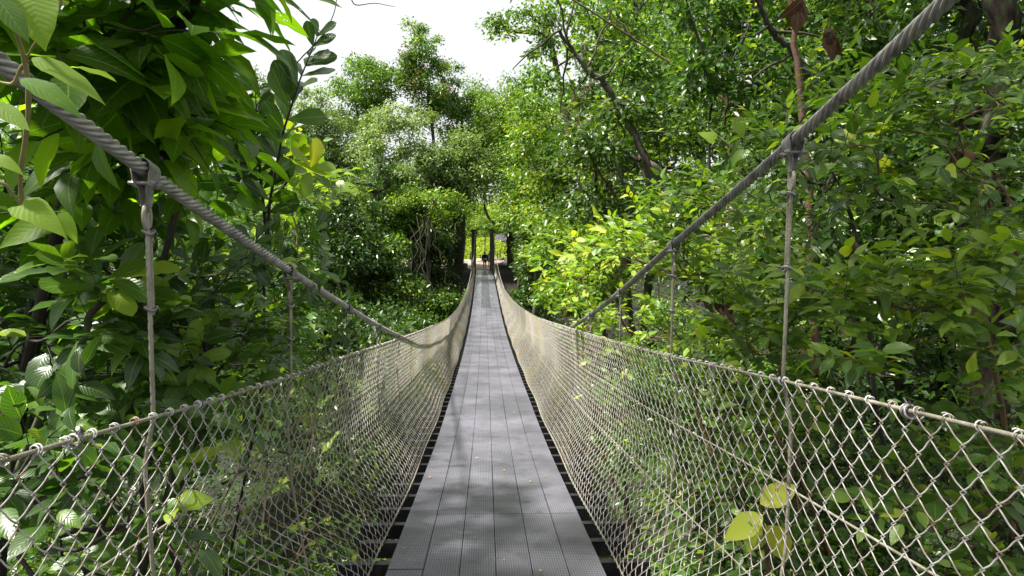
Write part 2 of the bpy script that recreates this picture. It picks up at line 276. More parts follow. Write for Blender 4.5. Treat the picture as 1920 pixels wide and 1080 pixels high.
for l in range(6):
    y = -3.0 + rnd.choice([0, 1.2, 2.4]) * .5
    slab(-HW + l * wl + .003, -HW + (l + 1) * wl - .003, -3.0, y + 3.6, .04, 'deck_panel', DECK, dz=rnd.uniform(-.003, .003)); y += 3.6
    while y < 34.2:
        e = min(y + 3.66, 34.3)
        slab(-HW + l * wl + .003, -HW + (l + 1) * wl - .003, y + .006, e, .04, 'deck_panel', DECK, dz=rnd.uniform(-.003, .003)); y = e
for (a, b, m) in ((-.70, -.235, WETW), (-.228, .228, WETD), (.235, .70, WETW)):
    y = 34.31
    while y < 60:
        e = min(y + 5.2, 60.3 if False else 60.0); slab(a, b, y, e - .01, .05, 'deck_board', m, dz=rnd.uniform(0, .01)); y = e
# cross beams
by = np.arange(-2.8, 60, .43)
def beam(mb, y):
    w = 1.07 if (y < 30 and not int(round(y / .43)) % 2) else 1.0 if y < 30 else float(halfr(y)) + .02
    s = (float(deckz(y + .1)) - float(deckz(y - .1))) / .2
    mb.box((float(cenx(y)), y, float(deckz(y)) - .045 - .062), (w, .028, .058))
front = [y for y in by if y > .2][:98]
for y in front:
    mb = MB(); beam(mb, y); mb.build('cross_beam', BEAMM, bridge, False)
mb = MB(); [beam(mb, y) for y in by if y not in front]; o = mb.build('cross_beams_beyond', BEAMM, bridge, False); o['kind'] = 'stuff'
# stringers and cables
yy = np.concatenate([np.arange(-3, 60.01, .4)])
for s in (-1, 1):
    mb = MB(); mb.tube(np.stack([cenx(yy) + s * .55, yy, deckz(yy) - .175], -1), .012, 6); mb.build('underslung_cable', STEEL, bridge)
    rz = railR if s > 0 else railL; cz = cabR if s > 0 else cabL
    y = np.concatenate([np.arange(-3, 9.5, .005), np.arange(9.5, 60.01, .25)])
    near = y < 9.5
    P = np.stack([railx(s, y) + s * (.012 + .10 * sstep(8, 13, y) - .1 * sstep(50, 58, y)), y, cz(y)], -1)
    mb = MB(); tw = np.cumsum(np.r_[0, np.linalg.norm(np.diff(P, axis=0), axis=1)]) * (2 * np.pi / .26) * -1
    yn = near; mb.tube(P[yn], .0230, 36, tw[yn], 6, .40)
    mb.tube(P[~yn][0:], .022, 10); mb.tube(P[np.where(yn)[0][-1]:np.where(yn)[0][-1] + 2], .022, 10)
    mb.build('main_cable', STEEL, bridge)
    y = np.concatenate([np.arange(-3, 60.01, .2)])
    mb = MB(); mb.tube(np.stack([railx(s, y), y, rz(y)], -1), .0062, 7); mb.build('hand_rope', ROPE, bridge)
# net surface point
def netP(s, y, t, off=0):
    rz = railR if s > 0 else railL; top = rz(y); bot = deckz(y) - .03
    xr = railx(s, y); xb = cenx(y) + s * (.80 + .010 * np.sin(y * 1.7) * sstep(2, 4, y))
    low = sstep(.50, 1.0, t)
    x = xr + s * .045 * np.sin(np.pi * np.clip(t, 0, 1)) * (1 - low) + (xb - xr) * low
    x = x + s * .007 * np.sin(y * 2.1 + t * 3) * t * (1 - t) * 4 + s * off
    z = top + (bot - top) * t + .01 * np.sin(y * 5) * 0
    return np.stack([x, y + 0 * t, z], -1)
p = .0575; ROWS = 25
def netting(s, y0, y1, sub, k, r, y_open=None):
    nw = int((y1 - y0) / p); w = np.arange(nw)
    npt = ROWS * sub + 1
    q = np.arange(npt) / sub                     # 0..ROWS
    ph = q % 2; tri = np.where(ph < 1, ph, 2 - ph)   # 0..1..0
    bend = tri + .075 * np.sin(np.pi * 2 * tri)       # s-curve wires
    amp = 1.12
    odd = (w % 2)[:, None]; b2 = bend[None] * (1 - odd) + (1 - bend[None]) * odd
    yv = y0 + (w[:, None] + ((b2 - .5) * amp + .5)) * p
    rn = np.random.default_rng(int(abs(y0) * 10) + s + 5)
    yv = yv + rn.normal(0, .0025, (nw, 1)) + .004 * np.sin(w[:, None] * .7 + q[None] * .9)
    t = (q / ROWS)[None] + np.zeros((nw, 1)) + rn.normal(0, .0008, (nw, 1))
    t[:, 0] = 0; off = (.0045 * np.sin(np.pi * q))[None] * 1.0 + 0 * yv
    off = .0042 * np.where((q % 2) < 1, 1, -1)[None] * (1 - 2 * odd) * np.abs(np.sin(np.pi * q))[None] + 0 * yv + .004 * np.cos(np.pi * q)[None] * (1 - 2 * odd)
    P = netP(s, yv, t, off)
    # the net above the rail is looped round the rope
    T = nrm(np.gradient(P, axis=1)); ref = np.array([1., 0, 0]); A = nrm(np.cross(T, ref)); B = np.cross(T, A)
    th = np.linspace(0, 2 * np.pi, k, endpoint=False)
    Vv = P[:, :, None] + r * (np.cos(th)[:, None] * A[:, :, None] + np.sin(th)[:, None] * B[:, :, None])
    base = (w[:, None, None] * npt + np.arange(npt - 1)[None, :, None]) * k; j = np.arange(k); j2 = (j + 1) % k
    Q = np.stack([base + j, base + j2, base + k + j2, base + k + j], -1).reshape(-1, 4)
    # outer-side halves are marked for a darker tone, painted shade
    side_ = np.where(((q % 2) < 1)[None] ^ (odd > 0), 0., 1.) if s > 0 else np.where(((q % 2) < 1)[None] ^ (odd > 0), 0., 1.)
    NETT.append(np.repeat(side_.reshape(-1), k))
    return Vv.reshape(-1, 3), Q
NETT = []
for s in (-1, 1):
    NETT.clear()
    mb = MB()
    for (a, b, sub, k, r) in ((-1.0, 3.0, 6, 6, .0022), (3.0, 9.0, 4, 5, .0023), (9.0, 20.0, 2, 4, .0024), (20.0, 59.5, 1, 3, .0030)):
        mb.add(*netting(s, a, b, sub, k, r))
    rz = railR if s > 0 else railL
    # twisted ends looped over the hand rope
    y = -1.0
    while y < 14:
        c = np.array([float(railx(s, y)), y, float(rz(y))]); th = np.linspace(-.6, 2 * np.pi * 1.35, 16)
        P = c + np.stack([np.cos(th) * .0125, (th / 8 - .4) * .016 * (1 if y % .23 < .115 else -1), np.sin(th) * .0125 + .003], -1)
        mb.tube(P, .0024, 4 if y > 5 else 5); y += .115
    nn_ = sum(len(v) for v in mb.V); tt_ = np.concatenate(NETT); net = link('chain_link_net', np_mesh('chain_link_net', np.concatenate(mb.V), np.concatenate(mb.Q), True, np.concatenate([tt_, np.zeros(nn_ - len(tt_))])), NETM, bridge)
    y = -.6; rr = random.Random(5)
    while y < 30:                               # wrapped knots tying net, hanger and rope together
        c = np.array([float(railx(s, y)), y, float(rz(y))])
        mb = MB()
        for q in range(3):
            th = np.linspace(0, 2 * np.pi * 1.6, 16); a = rr.uniform(-.5, .5); R1 = rr.uniform(.012, .019)
            P = c + np.stack([np.cos(th) * R1, np.sin(th) * a * .012 + (q - 1) * .011, np.sin(th) * R1 - .002], -1); mb.tube(P, .0032, 5)
        for q in range(2):
            e = c + np.array([s * -.01, rr.uniform(-.03, .03), rr.uniform(.0, .035)]); mb.tube(np.stack([c, (c + e) / 2 + .004, e]), .0026, 5)
        mb.build('tie_knot', CLAMPM, net); y += .8
    for t_ in (.30, .62, .995):
        y = np.arange(-3, 59.5, .2); P = netP(s, y, np.full(len(y), t_), .008); mb = MB(); mb.tube(P, .0045 if t_ < .9 else .006, 6); mb.build('net_wire', ROPE, net)
# hangers
def hanger(y, s, detail):
    ofs = .012 + .10 * float(sstep(8, 13, y)) - .1 * float(sstep(50, 58, y))
    rz = railR if s > 0 else railL; cz = cabR if s > 0 else cabL
    c = np.array([float(railx(s, y)) + s * ofs, y, float(cz(y))]); slope = (float(cz(y + .05)) - float(cz(y - .05))) / .1
    rl = np.array([float(railx(s, y)) + s * ofs, y, float(rz(y))]); bt = np.array([float(cenx(y)) + s * 1.06 if y < 30 else rl[0], y, float(deckz(y)) - .05])
    mb = MB(); top = c - [0, 0, .135 if detail else .03]
    if c[2] > rl[2] + .1:
        P = [top + (rl - top) * f for f in np.linspace(0, 1, 5)]
    else: P = [c - [0, 0, .02]]
    bt[2] = min(bt[2], P[-1][2] - .05)
    P = np.array(P + [P[-1] + (bt - P[-1]) * f + np.array([s * g_, 0, 0]) for f, g_ in ((.12, .045), (.45, .06), (.75, .03), (1, 0))])
    if detail:
        n = 90; idx = np.linspace(0, len(P) - 1, n); P2 = np.stack([np.interp(idx, range(len(P)), P[:, a]) for a in range(3)], -1); L = np.arange(n) * .9
        mb.tube(P2, .0082, 10, np.cumsum(np.full(n, .55)), 5, .22)
        dl = .02 + (c[2] - rl[2]) * .3
        if c[2] - rl[2] > .25:                   # doubled tail of the rope above the lower clip
            q = np.stack([top + [0, .0, -.05], top + [0, .017, -.09], top + [0, .017, -.05 - dl * .6], top + [0, .016, -.07 - dl]]); mb.tube(q, .0075, 8)
        # thimble eye
        th = np.linspace(-.5 * np.pi + .35, 1.5 * np.pi - .35, 14); e = np.stack([0 * th, np.cos(th) * .022, np.sin(th) * .038 - 0.012], -1) + top + [0, 0, .0]; mb.tube(e, .0075, 8)
    else: mb.tube(P, .008, 5)
    h = mb.build('hanger', ROPE, bridge)
    # clamp: folded strap over the cable
    mb = MB(); a = math.atan(slope); ca, sa = math.cos(a), math.sin(a)
    M = np.array([[1, 0, 0], [0, ca, -sa], [0, sa, ca]])
    if detail:
        th = np.linspace(-.15 * np.pi, 1.15 * np.pi, 15)
        prof = [(math.cos(t) * .033, math.sin(t) * .033) for t in th]
        prof = [(.010, -.115), (.012, -.06), (.026, -.035)] + prof + [(-.026, -.035), (-.012, -.06), (-.010, -.115)]
        V = []
        for (x, z) in prof:
            hw = .034 if z > -.04 else (.026 if z > -.08 else .017)
            for yv in (-hw, hw): V.append([x, yv, z])
        V = np.array(V); up = V[:, 2] > -.03
        V[up] = V[up] @ M.T; n = len(prof); i = np.arange(n - 1) * 2; Q = np.stack([i, i + 1, i + 3, i + 2], -1); V2 = V.copy(); V2[:, 0] *= .86; V2[up, 2] -= .003
        mb.add(V + c, Q); mb.add(V2 + c, Q[:, ::-1])
        rim = np.concatenate([np.stack([i, i + 2, i + 2 + 2 * n, i + 2 * n], -1), np.stack([i + 1, i + 1 + 2 * n, i + 3 + 2 * n, i + 3], -1)]); mb.add(np.concatenate([V, V2]) + c, rim)
        cl = mb.build('cable_clamp', CLAMPM, h)
        mb = MB()
        for dy in (-.020, .020):
            q = c + np.array([0, dy, -.044 + dy * slope * .6]); x = np.array([1, 0, 0])
            mb.tube(np.stack([q - x * .045, q + x * .045]), .006, 8)
            for sg in (-1, 1):
                mb.tube(np.stack([q + x * sg * .018, q + x * sg * .019, q + x * sg * .031, q + x * sg * .032]), [.001, .0125, .0125, .001], 6)
        mb.build('bolt', CLAMPM, h, False)
        zs = [.062] + ([.07 + .3 * (c[2] - rl[2])] if c[2] - rl[2] > .25 else [])
        for dz in zs:
            mb = MB(); q = top - [0, 0, dz]
            th = np.linspace(0, 2 * np.pi, 13); mb.tube(q + np.stack([np.cos(th) * .017, .008 + np.sin(th) * .02, 0.006 * np.sin(th * 2)], -1), .0048, 6)
            th = np.linspace(0, np.pi * 1.2, 9); mb.tube(q + np.stack([np.cos(th) * .016 + .004, .012 + np.sin(th) * .020, -.010 + .004 * np.cos(th)], -1), .0045, 6)
            mb.tube(q + np.array([[.018, .03, -.004], [-.03, .038, .004]]), .005, 6)
            mb.build('rope_clip', CLAMPM, h)
    else:
        mb.box(c - [0, 0, .02], (.03, .03, .045), M=M); mb.build('cable_clamp', CLAMPM, h, False)
for s, y0 in ((1, 2.61), (-1, 2.25)):
    for k in range(-1, 36):
        y = y0 + 1.6 * k
        if y > 59: break
        if k > 7 and s * 0 + y > 58: continue
        hanger(y, s, y < 15)
# towers
for s in (-1, 1):
    mb = MB(); xx = s * .74 + .0; xx = .03 + s * .80 if False else (-.90 if s < 0 else .71)
    V = []
    for z, g in ((-4.3, .01), (-3.2, 0), (-1.0, 0), (.18, 0), (.20, -.01)):
        for (a, b) in ((-1, -1), (1, -1), (1, 1), (-1, 1)): V.append([xx + a * (.21 + g) , 60.15 + b * (.22 + g), z])
    i = np.arange(4)[:, None] * 4; j = np.arange(4)[None]; j2 = (j + 1) % 4
    Q = np.stack([i + j, i + j2, i + 4 + j2, i + 4 + j], -1).reshape(-1, 4); mb.add(V, np.concatenate([Q, [[16, 17, 18, 19]]]))
    po = mb.build('tower_post', CONC, bridge, False)
    mb = MB(); mb.box((xx, 60.1, .235), (.24, .26, .035)); mb.build('cap', BEAMM, po, False)
for s in (-1, 1):
    mb = MB(); mb.box((.05 + s * 1.12, -3.2, .1), (.16, .18, 2.1)); mb.build('tower_post', CONC, bridge, False)
mb = MB(); mb.box((0, 60.5, -3.38), (1.3, .5, .12)); mb.build('abutment', CONC, bridge, False)

# ------------------------------------------------------------------ leaves
def leafshape(kind):
    if kind == 'diamond': return None
    prof = dict(ovate=[(0, 0), (.05, .34), (.14, .68), (.28, .95), (.43, 1), (.60, .86), (.76, .58), (.88, .28), (.95, .10), (1, 0)], lance=[(0, 0), (.08, .36), (.2, .74), (.36, 1), (.52, .95), (.68, .74), (.82, .44), (.92, .17), (1, 0)],
                obov=[(0, 0), (.10, .22), (.25, .50), (.42, .78), (.58, .96), (.72, 1), (.84, .88), (.93, .58), (.98, .25), (1, 0)], heart=[(0, .0), (-.07, .42), (-.04, .78), (.10, .98), (.26, 1), (.45, .84), (.62, .60), (.78, .34), (.90, .13), (1, 0)])[kind]
    return prof
def leafmesh(P, D, N, L, Wd, tint, kind='ovate', fold=.22, droop=.22):
    """vectorised leaves -> V,Q,tint,uv"""
    n = len(P); D = nrm(D); N = nrm(N - (N * D).sum(1, keepdims=True) * D); Sd = np.cross(D, N)
    L = np.broadcast_to(L, (n,)); Wd = np.broadcast_to(Wd, (n,))
    if kind == 'diamond':
        t = np.array([0, .45, .45, 1.]); u = np.array([0, -1, 1, 0.]); up = np.array([0, fold, fold, 0]) ; dr = np.array([0, .05, .05, droop])
        V = P[:, None] + D[:, None] * (L[:, None] * t)[..., None] + Sd[:, None] * (Wd[:, None] * .5 * u)[..., None] + N[:, None] * ((Wd[:, None] * .5 * up) - L[:, None] * dr)[..., None]
        b = np.arange(n)[:, None] * 4; Q = np.stack([b + [0, 1, 3], b + [0, 3, 2]], 1).reshape(-1, 3)
        return V.reshape(-1, 3), Q, np.repeat(tint, 4), None
    pr = leafshape(kind); rows = len(pr); t = np.array([a for a, _ in pr]); w = np.array([b for _, b in pr])
    cols = np.array([-1, 0, 1.]); tt = np.repeat(t, 3); uu = np.tile(cols, rows) * np.repeat(w, 3)
    dr = RNG.uniform(.3, 1.7, n) * droop; fo = RNG.uniform(.3, 1.6, n) * fold; tw = RNG.normal(0, .25, n)
    wv = (.10 * np.sin(tt[None] * RNG.uniform(9, 16, (n, 1)) + uu[None] * 1.5 + RNG.uniform(0, 6, (n, 1))) + RNG.normal(0, .02, (n, rows * 3))) * np.abs(uu)[None]; mid = np.tile(np.array([0, 1, 0]), rows)
    tt2 = np.where(mid > 0, np.maximum(tt, 0), tt)
    V = P[:, None] + D[:, None] * (L[:, None] * (tt2 - .12 * dr[:, None] * tt2 ** 2))[..., None] \
        + Sd[:, None] * (Wd[:, None] * .5 * uu)[..., None] \
        + N[:, None] * (Wd[:, None] * .5 * (np.abs(uu)[None] * fo[:, None] + wv + tw[:, None] * uu * tt) - L[:, None] * dr[:, None] * (tt ** 2)[None])[..., None]
    q = []
    for r in range(rows - 1):
        for c in range(2): q.append([r * 3 + c, r * 3 + c + 1, r * 3 + 3 + c + 1, r * 3 + 3 + c])
    Q = (np.arange(n)[:, None, None] * rows * 3 + np.array(q)[None]).reshape(-1, 4)
    uv = np.stack([np.tile(.5 + .5 * np.tile(cols, rows), n), np.tile(tt, n)], -1)
    return V.reshape(-1, 3), Q, np.repeat(tint, rows * 3), uv
def tri_or(name, parts, mat_, parent):
    V = []; Q = []; T = []; U = []; k = 0
    for (v, q, t, u) in parts:
        V.append(v); Q.append(q + k); T.append(t); U.append(u); k += len(v)
    me = np_mesh(name, np.concatenate(V), np.concatenate(Q), True, np.concatenate(T), None if U[0] is None else np.concatenate(U))
    return link(name, me, mat_, parent)
UP = np.array([0, 0, 1.])
def skeleton(base, anchors, spread=.5, rise=None, jitter=.04, hubs=None):
    """grow a branching skeleton from base to every anchor; returns polylines with weights"""
    base = np.asarray(base, float); A = np.asarray(anchors)
    nodes = [base]; parent = [-1]; hub = hubs if hubs is not None else []
    for h in hub:
        d = np.asarray(h) - nodes[-1]
        m = max(1, int(np.linalg.norm(d) / max(.25, np.linalg.norm(A.mean(0) - base) / 6)))
        p0 = nodes[-1].copy()
        for q in range(1, m + 1):
            nodes.append(p0 + d * q / m + (RNG.normal(0, jitter, 3) * np.linalg.norm(d) * (q < m))); parent.append(len(nodes) - 2)
    src = nodes[-1]
    order = np.argsort(np.linalg.norm(A - src, axis=1)); tips = []
    cap = len(A) * 12 + 100; NN = np.zeros((cap, 3)); cnt = len(nodes); NN[:cnt] = nodes
    scale = np.linalg.norm(A - src, axis=1).max()
    for i in order:
        a = A[i]; d = a - NN[:cnt]; dist = np.linalg.norm(d, axis=1)
        outw = dist + spread * np.linalg.norm(NN[:cnt] - src, axis=1) * .35 - 0.25 * np.minimum(d[:, 2], 0) * 2
        j = int(np.argmin(outw)); L = dist[j]; m = int(np.clip(L / (scale * .09), 1, 6)); p0 = NN[j].copy(); last = j
        sag = RNG.normal(0, .10, 3) * L + UP * L * .10
        for q in range(1, m + 1):
            f = q / m; pt = p0 + (a - p0) * f + sag * math.sin(math.pi * f) * (1 if m > 1 else 0)
            if cnt >= cap: break
            NN[cnt] = pt; parent.append(last); last = cnt; cnt += 1
        tips.append((i, last))
    return NN[:cnt], np.array(parent), tips
def tubes_from(NN, par, tips, r0, rmin, k=6, expo=2.2, keep=0.0):
    n = len(NN); w = np.zeros(n)
    for _, t in tips: w[t] += 1
    ch = [[] for _ in range(n)]
    for i in range(n - 1, 0, -1): w[par[i]] += w[i]
    for i in range(1, n): ch[par[i]].append(i)
    w = np.maximum(w, 1e-3); r = np.maximum(rmin, r0 * (w / w[0]) ** (1 / expo))
    mb = MB(); starts = [(0, c) for c in ch[0]]
    while starts:
        a, c = starts.pop(); pl = [a, c]
        while ch[pl[-1]]:
            cs = sorted(ch[pl[-1]], key=lambda q: -w[q]); nxt = cs[0]
            for o in cs[1:]: starts.append((pl[-1], o))
            pl.append(nxt)
        P = NN[pl]; rr = r[pl].copy(); rr[0] = rr[1] if a != 0 else r0 * 1.25
        if rr.max() < keep: continue
        kk = k if rr[1] > r0 * .3 else max(4, k - 2)
        if len(P) > 2:   # smooth
            m = (len(P) - 1) * 2 + 1; ix = np.linspace(0, len(P) - 1, m); P2 = np.stack([np.interp(ix, range(len(P)), P[:, q]) for q in range(3)], -1)
            P2[1:-1] = .25 * P2[:-2] + .5 * P2[1:-1] + .25 * P2[2:]; rr = np.interp(ix, range(len(P)), rr); P = P2
        rr[-1] = rr[-1] * .4
        mb.tube(P, rr, kk)
    return mb, r
def tintr(n, mean=.45, sd=.22, bright=.08):
    t = np.clip(RNG.normal(mean, sd, n), 0, .9); b = RNG.random(n) < bright; t[b] = RNG.uniform(.85, 1, b.sum()); return t
# near plants: every anchor is a twig tip carrying spaced leaves
def shrub(name, label, cat, group, base, anchors, L=.12, Wr=.45, kind='ovate', lm='shrub', bark=None, r0=.03, per=8, twig=.35, mean=.45, bright=.08, hubs=None, droop=.22, part='foliage', whorl=False, tr=.0022, upf=.35, out=None, hang=0):
    e = empty(name, tuple(base)); tag(e, label, cat, group)
    NN, par, tips = skeleton(base, anchors, hubs=hubs)
    mb, r = tubes_from(NN, par, tips, r0, tr)
    A = np.array([NN[t] for _, t in tips]); prev = np.array([NN[par[t]] for _, t in tips]); dirs = nrm(A - prev); n = len(A)
    cen = NN[tips[0][1]] * 0 + A.mean(0)
    od = nrm(A - cen) if out is None else np.broadcast_to(nrm(np.array(out, float)), A.shape)
    td = nrm(dirs * .5 + od * .5 + UP * upf + RNG.normal(0, .35, (n, 3)) - UP * hang)
    tl = twig * RNG.uniform(.6, 1.3, n); P = []; D = []; N = []; Ls = []; side = nrm(np.cross(td, UP) + RNG.normal(0, .2, (n, 3)))
    bt = RNG.random(n) < bright * 1.2
    TT = []
    for q in range(per):
        f = (q + .6) / per; curve = -UP * (tl * f * f * .22)[:, None] * 1
        pos = A + td * (tl * f)[:, None] + curve
        sg = 1 if q % 2 else -1
        if whorl:
            ang = q * 2.4; s2 = np.cross(td, side); sd_ = side * math.cos(ang) + s2 * math.sin(ang); pos = A + td * (tl * (.75 + .25 * f))[:, None]
            d = nrm(sd_ * .9 + td * (.35 + .35 * f) + RNG.normal(0, .15, (n, 3))); nn = nrm(td * 1.0 + UP * .5 + RNG.normal(0, .15, (n, 3)))
        else:
            d = nrm(side * sg * (.85 if q < per - 1 else .1) + td * .75 - UP * .18 + RNG.normal(0, .22, (n, 3))); nn = nrm(UP * 1.0 + RNG.normal(0, .38, (n, 3)) + od * .3)
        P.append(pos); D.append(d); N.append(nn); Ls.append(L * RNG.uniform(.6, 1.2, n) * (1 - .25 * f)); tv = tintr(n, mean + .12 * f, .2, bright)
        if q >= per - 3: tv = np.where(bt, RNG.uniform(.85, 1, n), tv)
        TT.append(tv)
    for i in range(n):
        f = np.array([0, .35, .7, 1.0]); mb.tube(A[i] + td[i] * (tl[i] * f)[:, None] - UP * (tl[i] * f * f * .22)[:, None], [tr, tr * .9, tr * .7, tr * .4], 4)
    mb.build('stem', bark or BARKD, e)
    P = np.concatenate(P); D = np.concatenate(D); N = np.concatenate(N); Ls = np.concatenate(Ls)
    pet = .10 * Ls[:, None] * nrm(D)
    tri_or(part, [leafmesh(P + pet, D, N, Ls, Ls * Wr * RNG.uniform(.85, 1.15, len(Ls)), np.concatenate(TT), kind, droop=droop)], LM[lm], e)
    return e
# forest trees: each anchor is a leafy clump
def tree(name, label, cat, group, base, anchors, clump=.9, nl=170, L=.18, Wr=.5, lm='mid', bark=None, r0=.2, mean=.45, bright=.08, hubs=None, rmin=.012, flat=.55, extra=None, hang=0.0):
    e = empty(name, tuple(base)); tag(e, label, cat, group)
    NN, par, tips = skeleton(base, anchors, hubs=hubs)
    mb, r = tubes_from(NN, par, tips, r0, rmin); mb.build('trunk', bark or BARK, e)
    A = np.asarray(anchors); n = len(A); cen = A.mean(0); od = nrm(A - cen)
    sz = clump * RNG.uniform(.6, 1.35, n); cnt = nl
    g = RNG.normal(0, 1, (n, cnt, 3)); g = g / np.linalg.norm(g, axis=2, keepdims=True) * (RNG.random((n, cnt, 1)) ** .55)
    g = g * np.array([1, 1, flat]) * sz[:, None, None]
    g[..., 2] -= (.22 * (g[..., 0] ** 2 + g[..., 1] ** 2) / sz[:, None])     # clumps droop at the rim
    P = (A[:, None] + g).reshape(-1, 3)
    D = nrm(g.reshape(-1, 3) * np.array([1, 1, .2]) / clump + RNG.normal(0, .45, P.shape) - UP * (.25 + hang))
    N = nrm(UP * .9 + RNG.normal(0, .5, P.shape) + np.repeat(od, cnt, 0) * .25)
    ct = np.repeat(RNG.normal(0, .10, n), cnt)
    T = np.clip(tintr(len(P), mean, .16, bright) + ct, 0, 1); Ls = L * RNG.uniform(.6, 1.3, len(P))
    tri_or('crown', [leafmesh(P, D, N, Ls, Ls * Wr, T, 'diamond', fold=.3, droop=.12)], LM[lm], e)
    if extra:
        m2, frac = extra; k = int(n * frac); idx = RNG.choice(n, max(1, k), replace=False); cc = 40
        g = RNG.normal(0, .45, (len(idx), cc, 3)) * clump; P = (A[idx][:, None] + g + od[idx][:, None] * clump * .5).reshape(-1, 3)
        tri_or('rusty_sprays' if m2 == 'rust' else 'young_sprays', [leafmesh(P, nrm(RNG.normal(0, 1, P.shape)), nrm(UP + RNG.normal(0, .5, P.shape)), L, L * Wr, RNG.random(len(P)), 'diamond')], LM[m2], e)
    return e
def ell(c, r, n, shell=.35, lowcut=-1.0, irr=.25, seed=None):
    """clump centres through an uneven ellipsoid"""
    g = np.random.default_rng(seed if seed is not None else int(RNG.integers(1e9)))
    out_ = []
    ph = g.uniform(0, 6.28, 6)
    while len(out_) < n:
        v = g.normal(0, 1, 3); v /= np.linalg.norm(v)
        if v[2] < lowcut: continue
        rad = g.random() ** shell; rad *= 1 + irr * (math.sin(3 * math.atan2(v[1], v[0]) + ph[0]) * .6 + math.sin(5 * v[2] + ph[1]) * .5 + .4 * math.sin(7 * v[0] + ph[2]))
        out_.append(np.array(c) + v * rad * np.array(r))
    return np.array(out_)
def region(poly, Y0, Y1, n, seed=None, maxd=None):
    """points filling a solid angle given by its outline, between two distances"""
    g = np.random.default_rng(seed if seed is not None else int(RNG.integers(1e9))); poly = np.array(poly, float)
    lo, hi = poly.min(0), poly.max(0); out_ = []; sc = 1.0 / max(.35, (hi[0] - lo[0]) / 1280 * Y0 * .16); o3 = g.uniform(0, 6, 3); tries = 0
    while len(out_) < n:
        x, y = g.uniform(lo, hi); c = False; j = len(poly) - 1
        for i in range(len(poly)):
            if (poly[i, 1] > y) != (poly[j, 1] > y) and x < (poly[j, 0] - poly[i, 0]) * (y - poly[i, 1]) / (poly[j, 1] - poly[i, 1]) + poly[i, 0]: c = not c
            j = i
        if c:
            q = at(x, y, g.uniform(Y0, Y1)); tries += 1
            f = math.sin(q[0] * sc * 1.1 + o3[0] + math.sin(q[1] * sc * .9)) + math.sin(q[2] * sc * 2.0 + o3[1] + math.sin(q[0] * sc * .7 + o3[2]) * 1.2)     # boughs in layers with gaps between
            if f > -.25 or tries > n * 30: out_.append(q)
    return np.array(out_)
def gz(x, y): return (x, y, float(ground(x, y)) - .05)
#PLANTS
def clear(A, w=1.55, up=3.0):
    A = np.asarray(A); yc = np.clip(A[:, 1], -3, 60)
    k = (np.abs(A[:, 0] - .1) < w) & (A[:, 1] < 60.5) & (A[:, 2] > deckz(yc) - .8) & (A[:, 2] < np.maximum(cabL(yc) + .6, deckz(yc) + up + 1))
    return A[~k]
# ================================================================== far bank trees (bases about 60 m away)
def ftree(px, ytop, Y, wpx, zb, n, label, lm='mid', ybot=None, bx=None, **k):
    x = ray(px, 437)[0] * Y; ztop = ray(px, ytop)[2] * Y; rw = wpx / 1280 * Y / 2
    zbot = ray(px, ybot)[2] * Y if ybot else zb + (ztop - zb) * .35
    b = gz(x if bx is None else ray(bx, 437)[0] * Y, Y); cz_ = (ztop + zbot) / 2; rz = (ztop - zbot) / 2
    A = ell((x, Y, cz_), (rw, rw * .9, rz), int(n * 1.5), irr=.3)
    A = clear(A, 3.0) if Y < 62 else A
    kw = dict(clump=1.05, nl=180, L=.27, r0=.15, rmin=.025, lm=lm, flat=.75); kw.update(k)
    return tree('tree', label, 'tree', None, b, A, hubs=[(x + RNG.normal(0, .6), Y, b[2] + (zbot - b[2]) * .8 + 1), (x, Y, cz_ - rz * .3)], **kw)
ftree(800, 32, 64, 130, -4, 46, 'tallest tree in the distance, feathery crown with a reddish tuft against white sky', 'mid', ybot=240, extra=('rust', .18), clump=.95, mean=.5)
ftree(690, 88, 62, 130, -4, 46, 'round topped green tree standing against the sky just left of the tallest tree', 'mid', ybot=260, mean=.5)
ftree(865, 138, 66, 95, -4, 34, 'small leafy treetop showing against the sky above the far bridge posts', 'mid', ybot=300, mean=.6)
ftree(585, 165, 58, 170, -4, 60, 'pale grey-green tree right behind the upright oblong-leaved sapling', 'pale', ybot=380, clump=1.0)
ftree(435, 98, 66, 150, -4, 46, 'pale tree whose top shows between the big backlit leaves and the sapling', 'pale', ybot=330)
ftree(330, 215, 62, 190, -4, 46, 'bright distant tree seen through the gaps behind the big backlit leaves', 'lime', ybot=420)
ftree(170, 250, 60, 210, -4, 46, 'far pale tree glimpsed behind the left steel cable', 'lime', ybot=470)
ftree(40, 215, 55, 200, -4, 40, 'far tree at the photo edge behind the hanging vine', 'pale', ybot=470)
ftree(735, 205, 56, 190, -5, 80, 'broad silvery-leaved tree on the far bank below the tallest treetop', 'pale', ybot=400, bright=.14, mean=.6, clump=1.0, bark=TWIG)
ftree(690, 330, 52, 190, -6, 56, 'green tree with bare pale branches low on the far bank left of the posts', 'mid', ybot=500)
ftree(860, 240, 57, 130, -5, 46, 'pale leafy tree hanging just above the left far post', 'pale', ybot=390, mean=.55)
ftree(800, 350, 50, 185, -6, 24, 'yellow-green leafy spray lit by the sun, left of the far posts', 'lime', ybot=415, nl=110, clump=.85)
ftree(960, 140, 63, 150, -4, 60, 'yellow-green tree on the far bank right of the gap in the sky', 'lime', ybot=330, mean=.35)
ftree(985, 235, 56, 110, -5, 50, 'blue-green tree arching over the right far post', 'mid', ybot=420, mean=.5)
ftree(1050, 150, 58, 200, -5, 60, 'tall green tree on the far bank behind the mossy branches', 'mid', ybot=430)
ftree(600, 330, 44, 230, -8, 80, 'dark evergreen tree on the slope beneath the pale grey-green tree', 'dark', ybot=560, mean=.6, clump=1.1)
ftree(720, 440, 45, 160, -8, 50, 'glossy dark shrub-like tree on the gorge side with whitish leaf glints', 'dark', ybot=590, mean=.75, bright=.16, clump=.9)
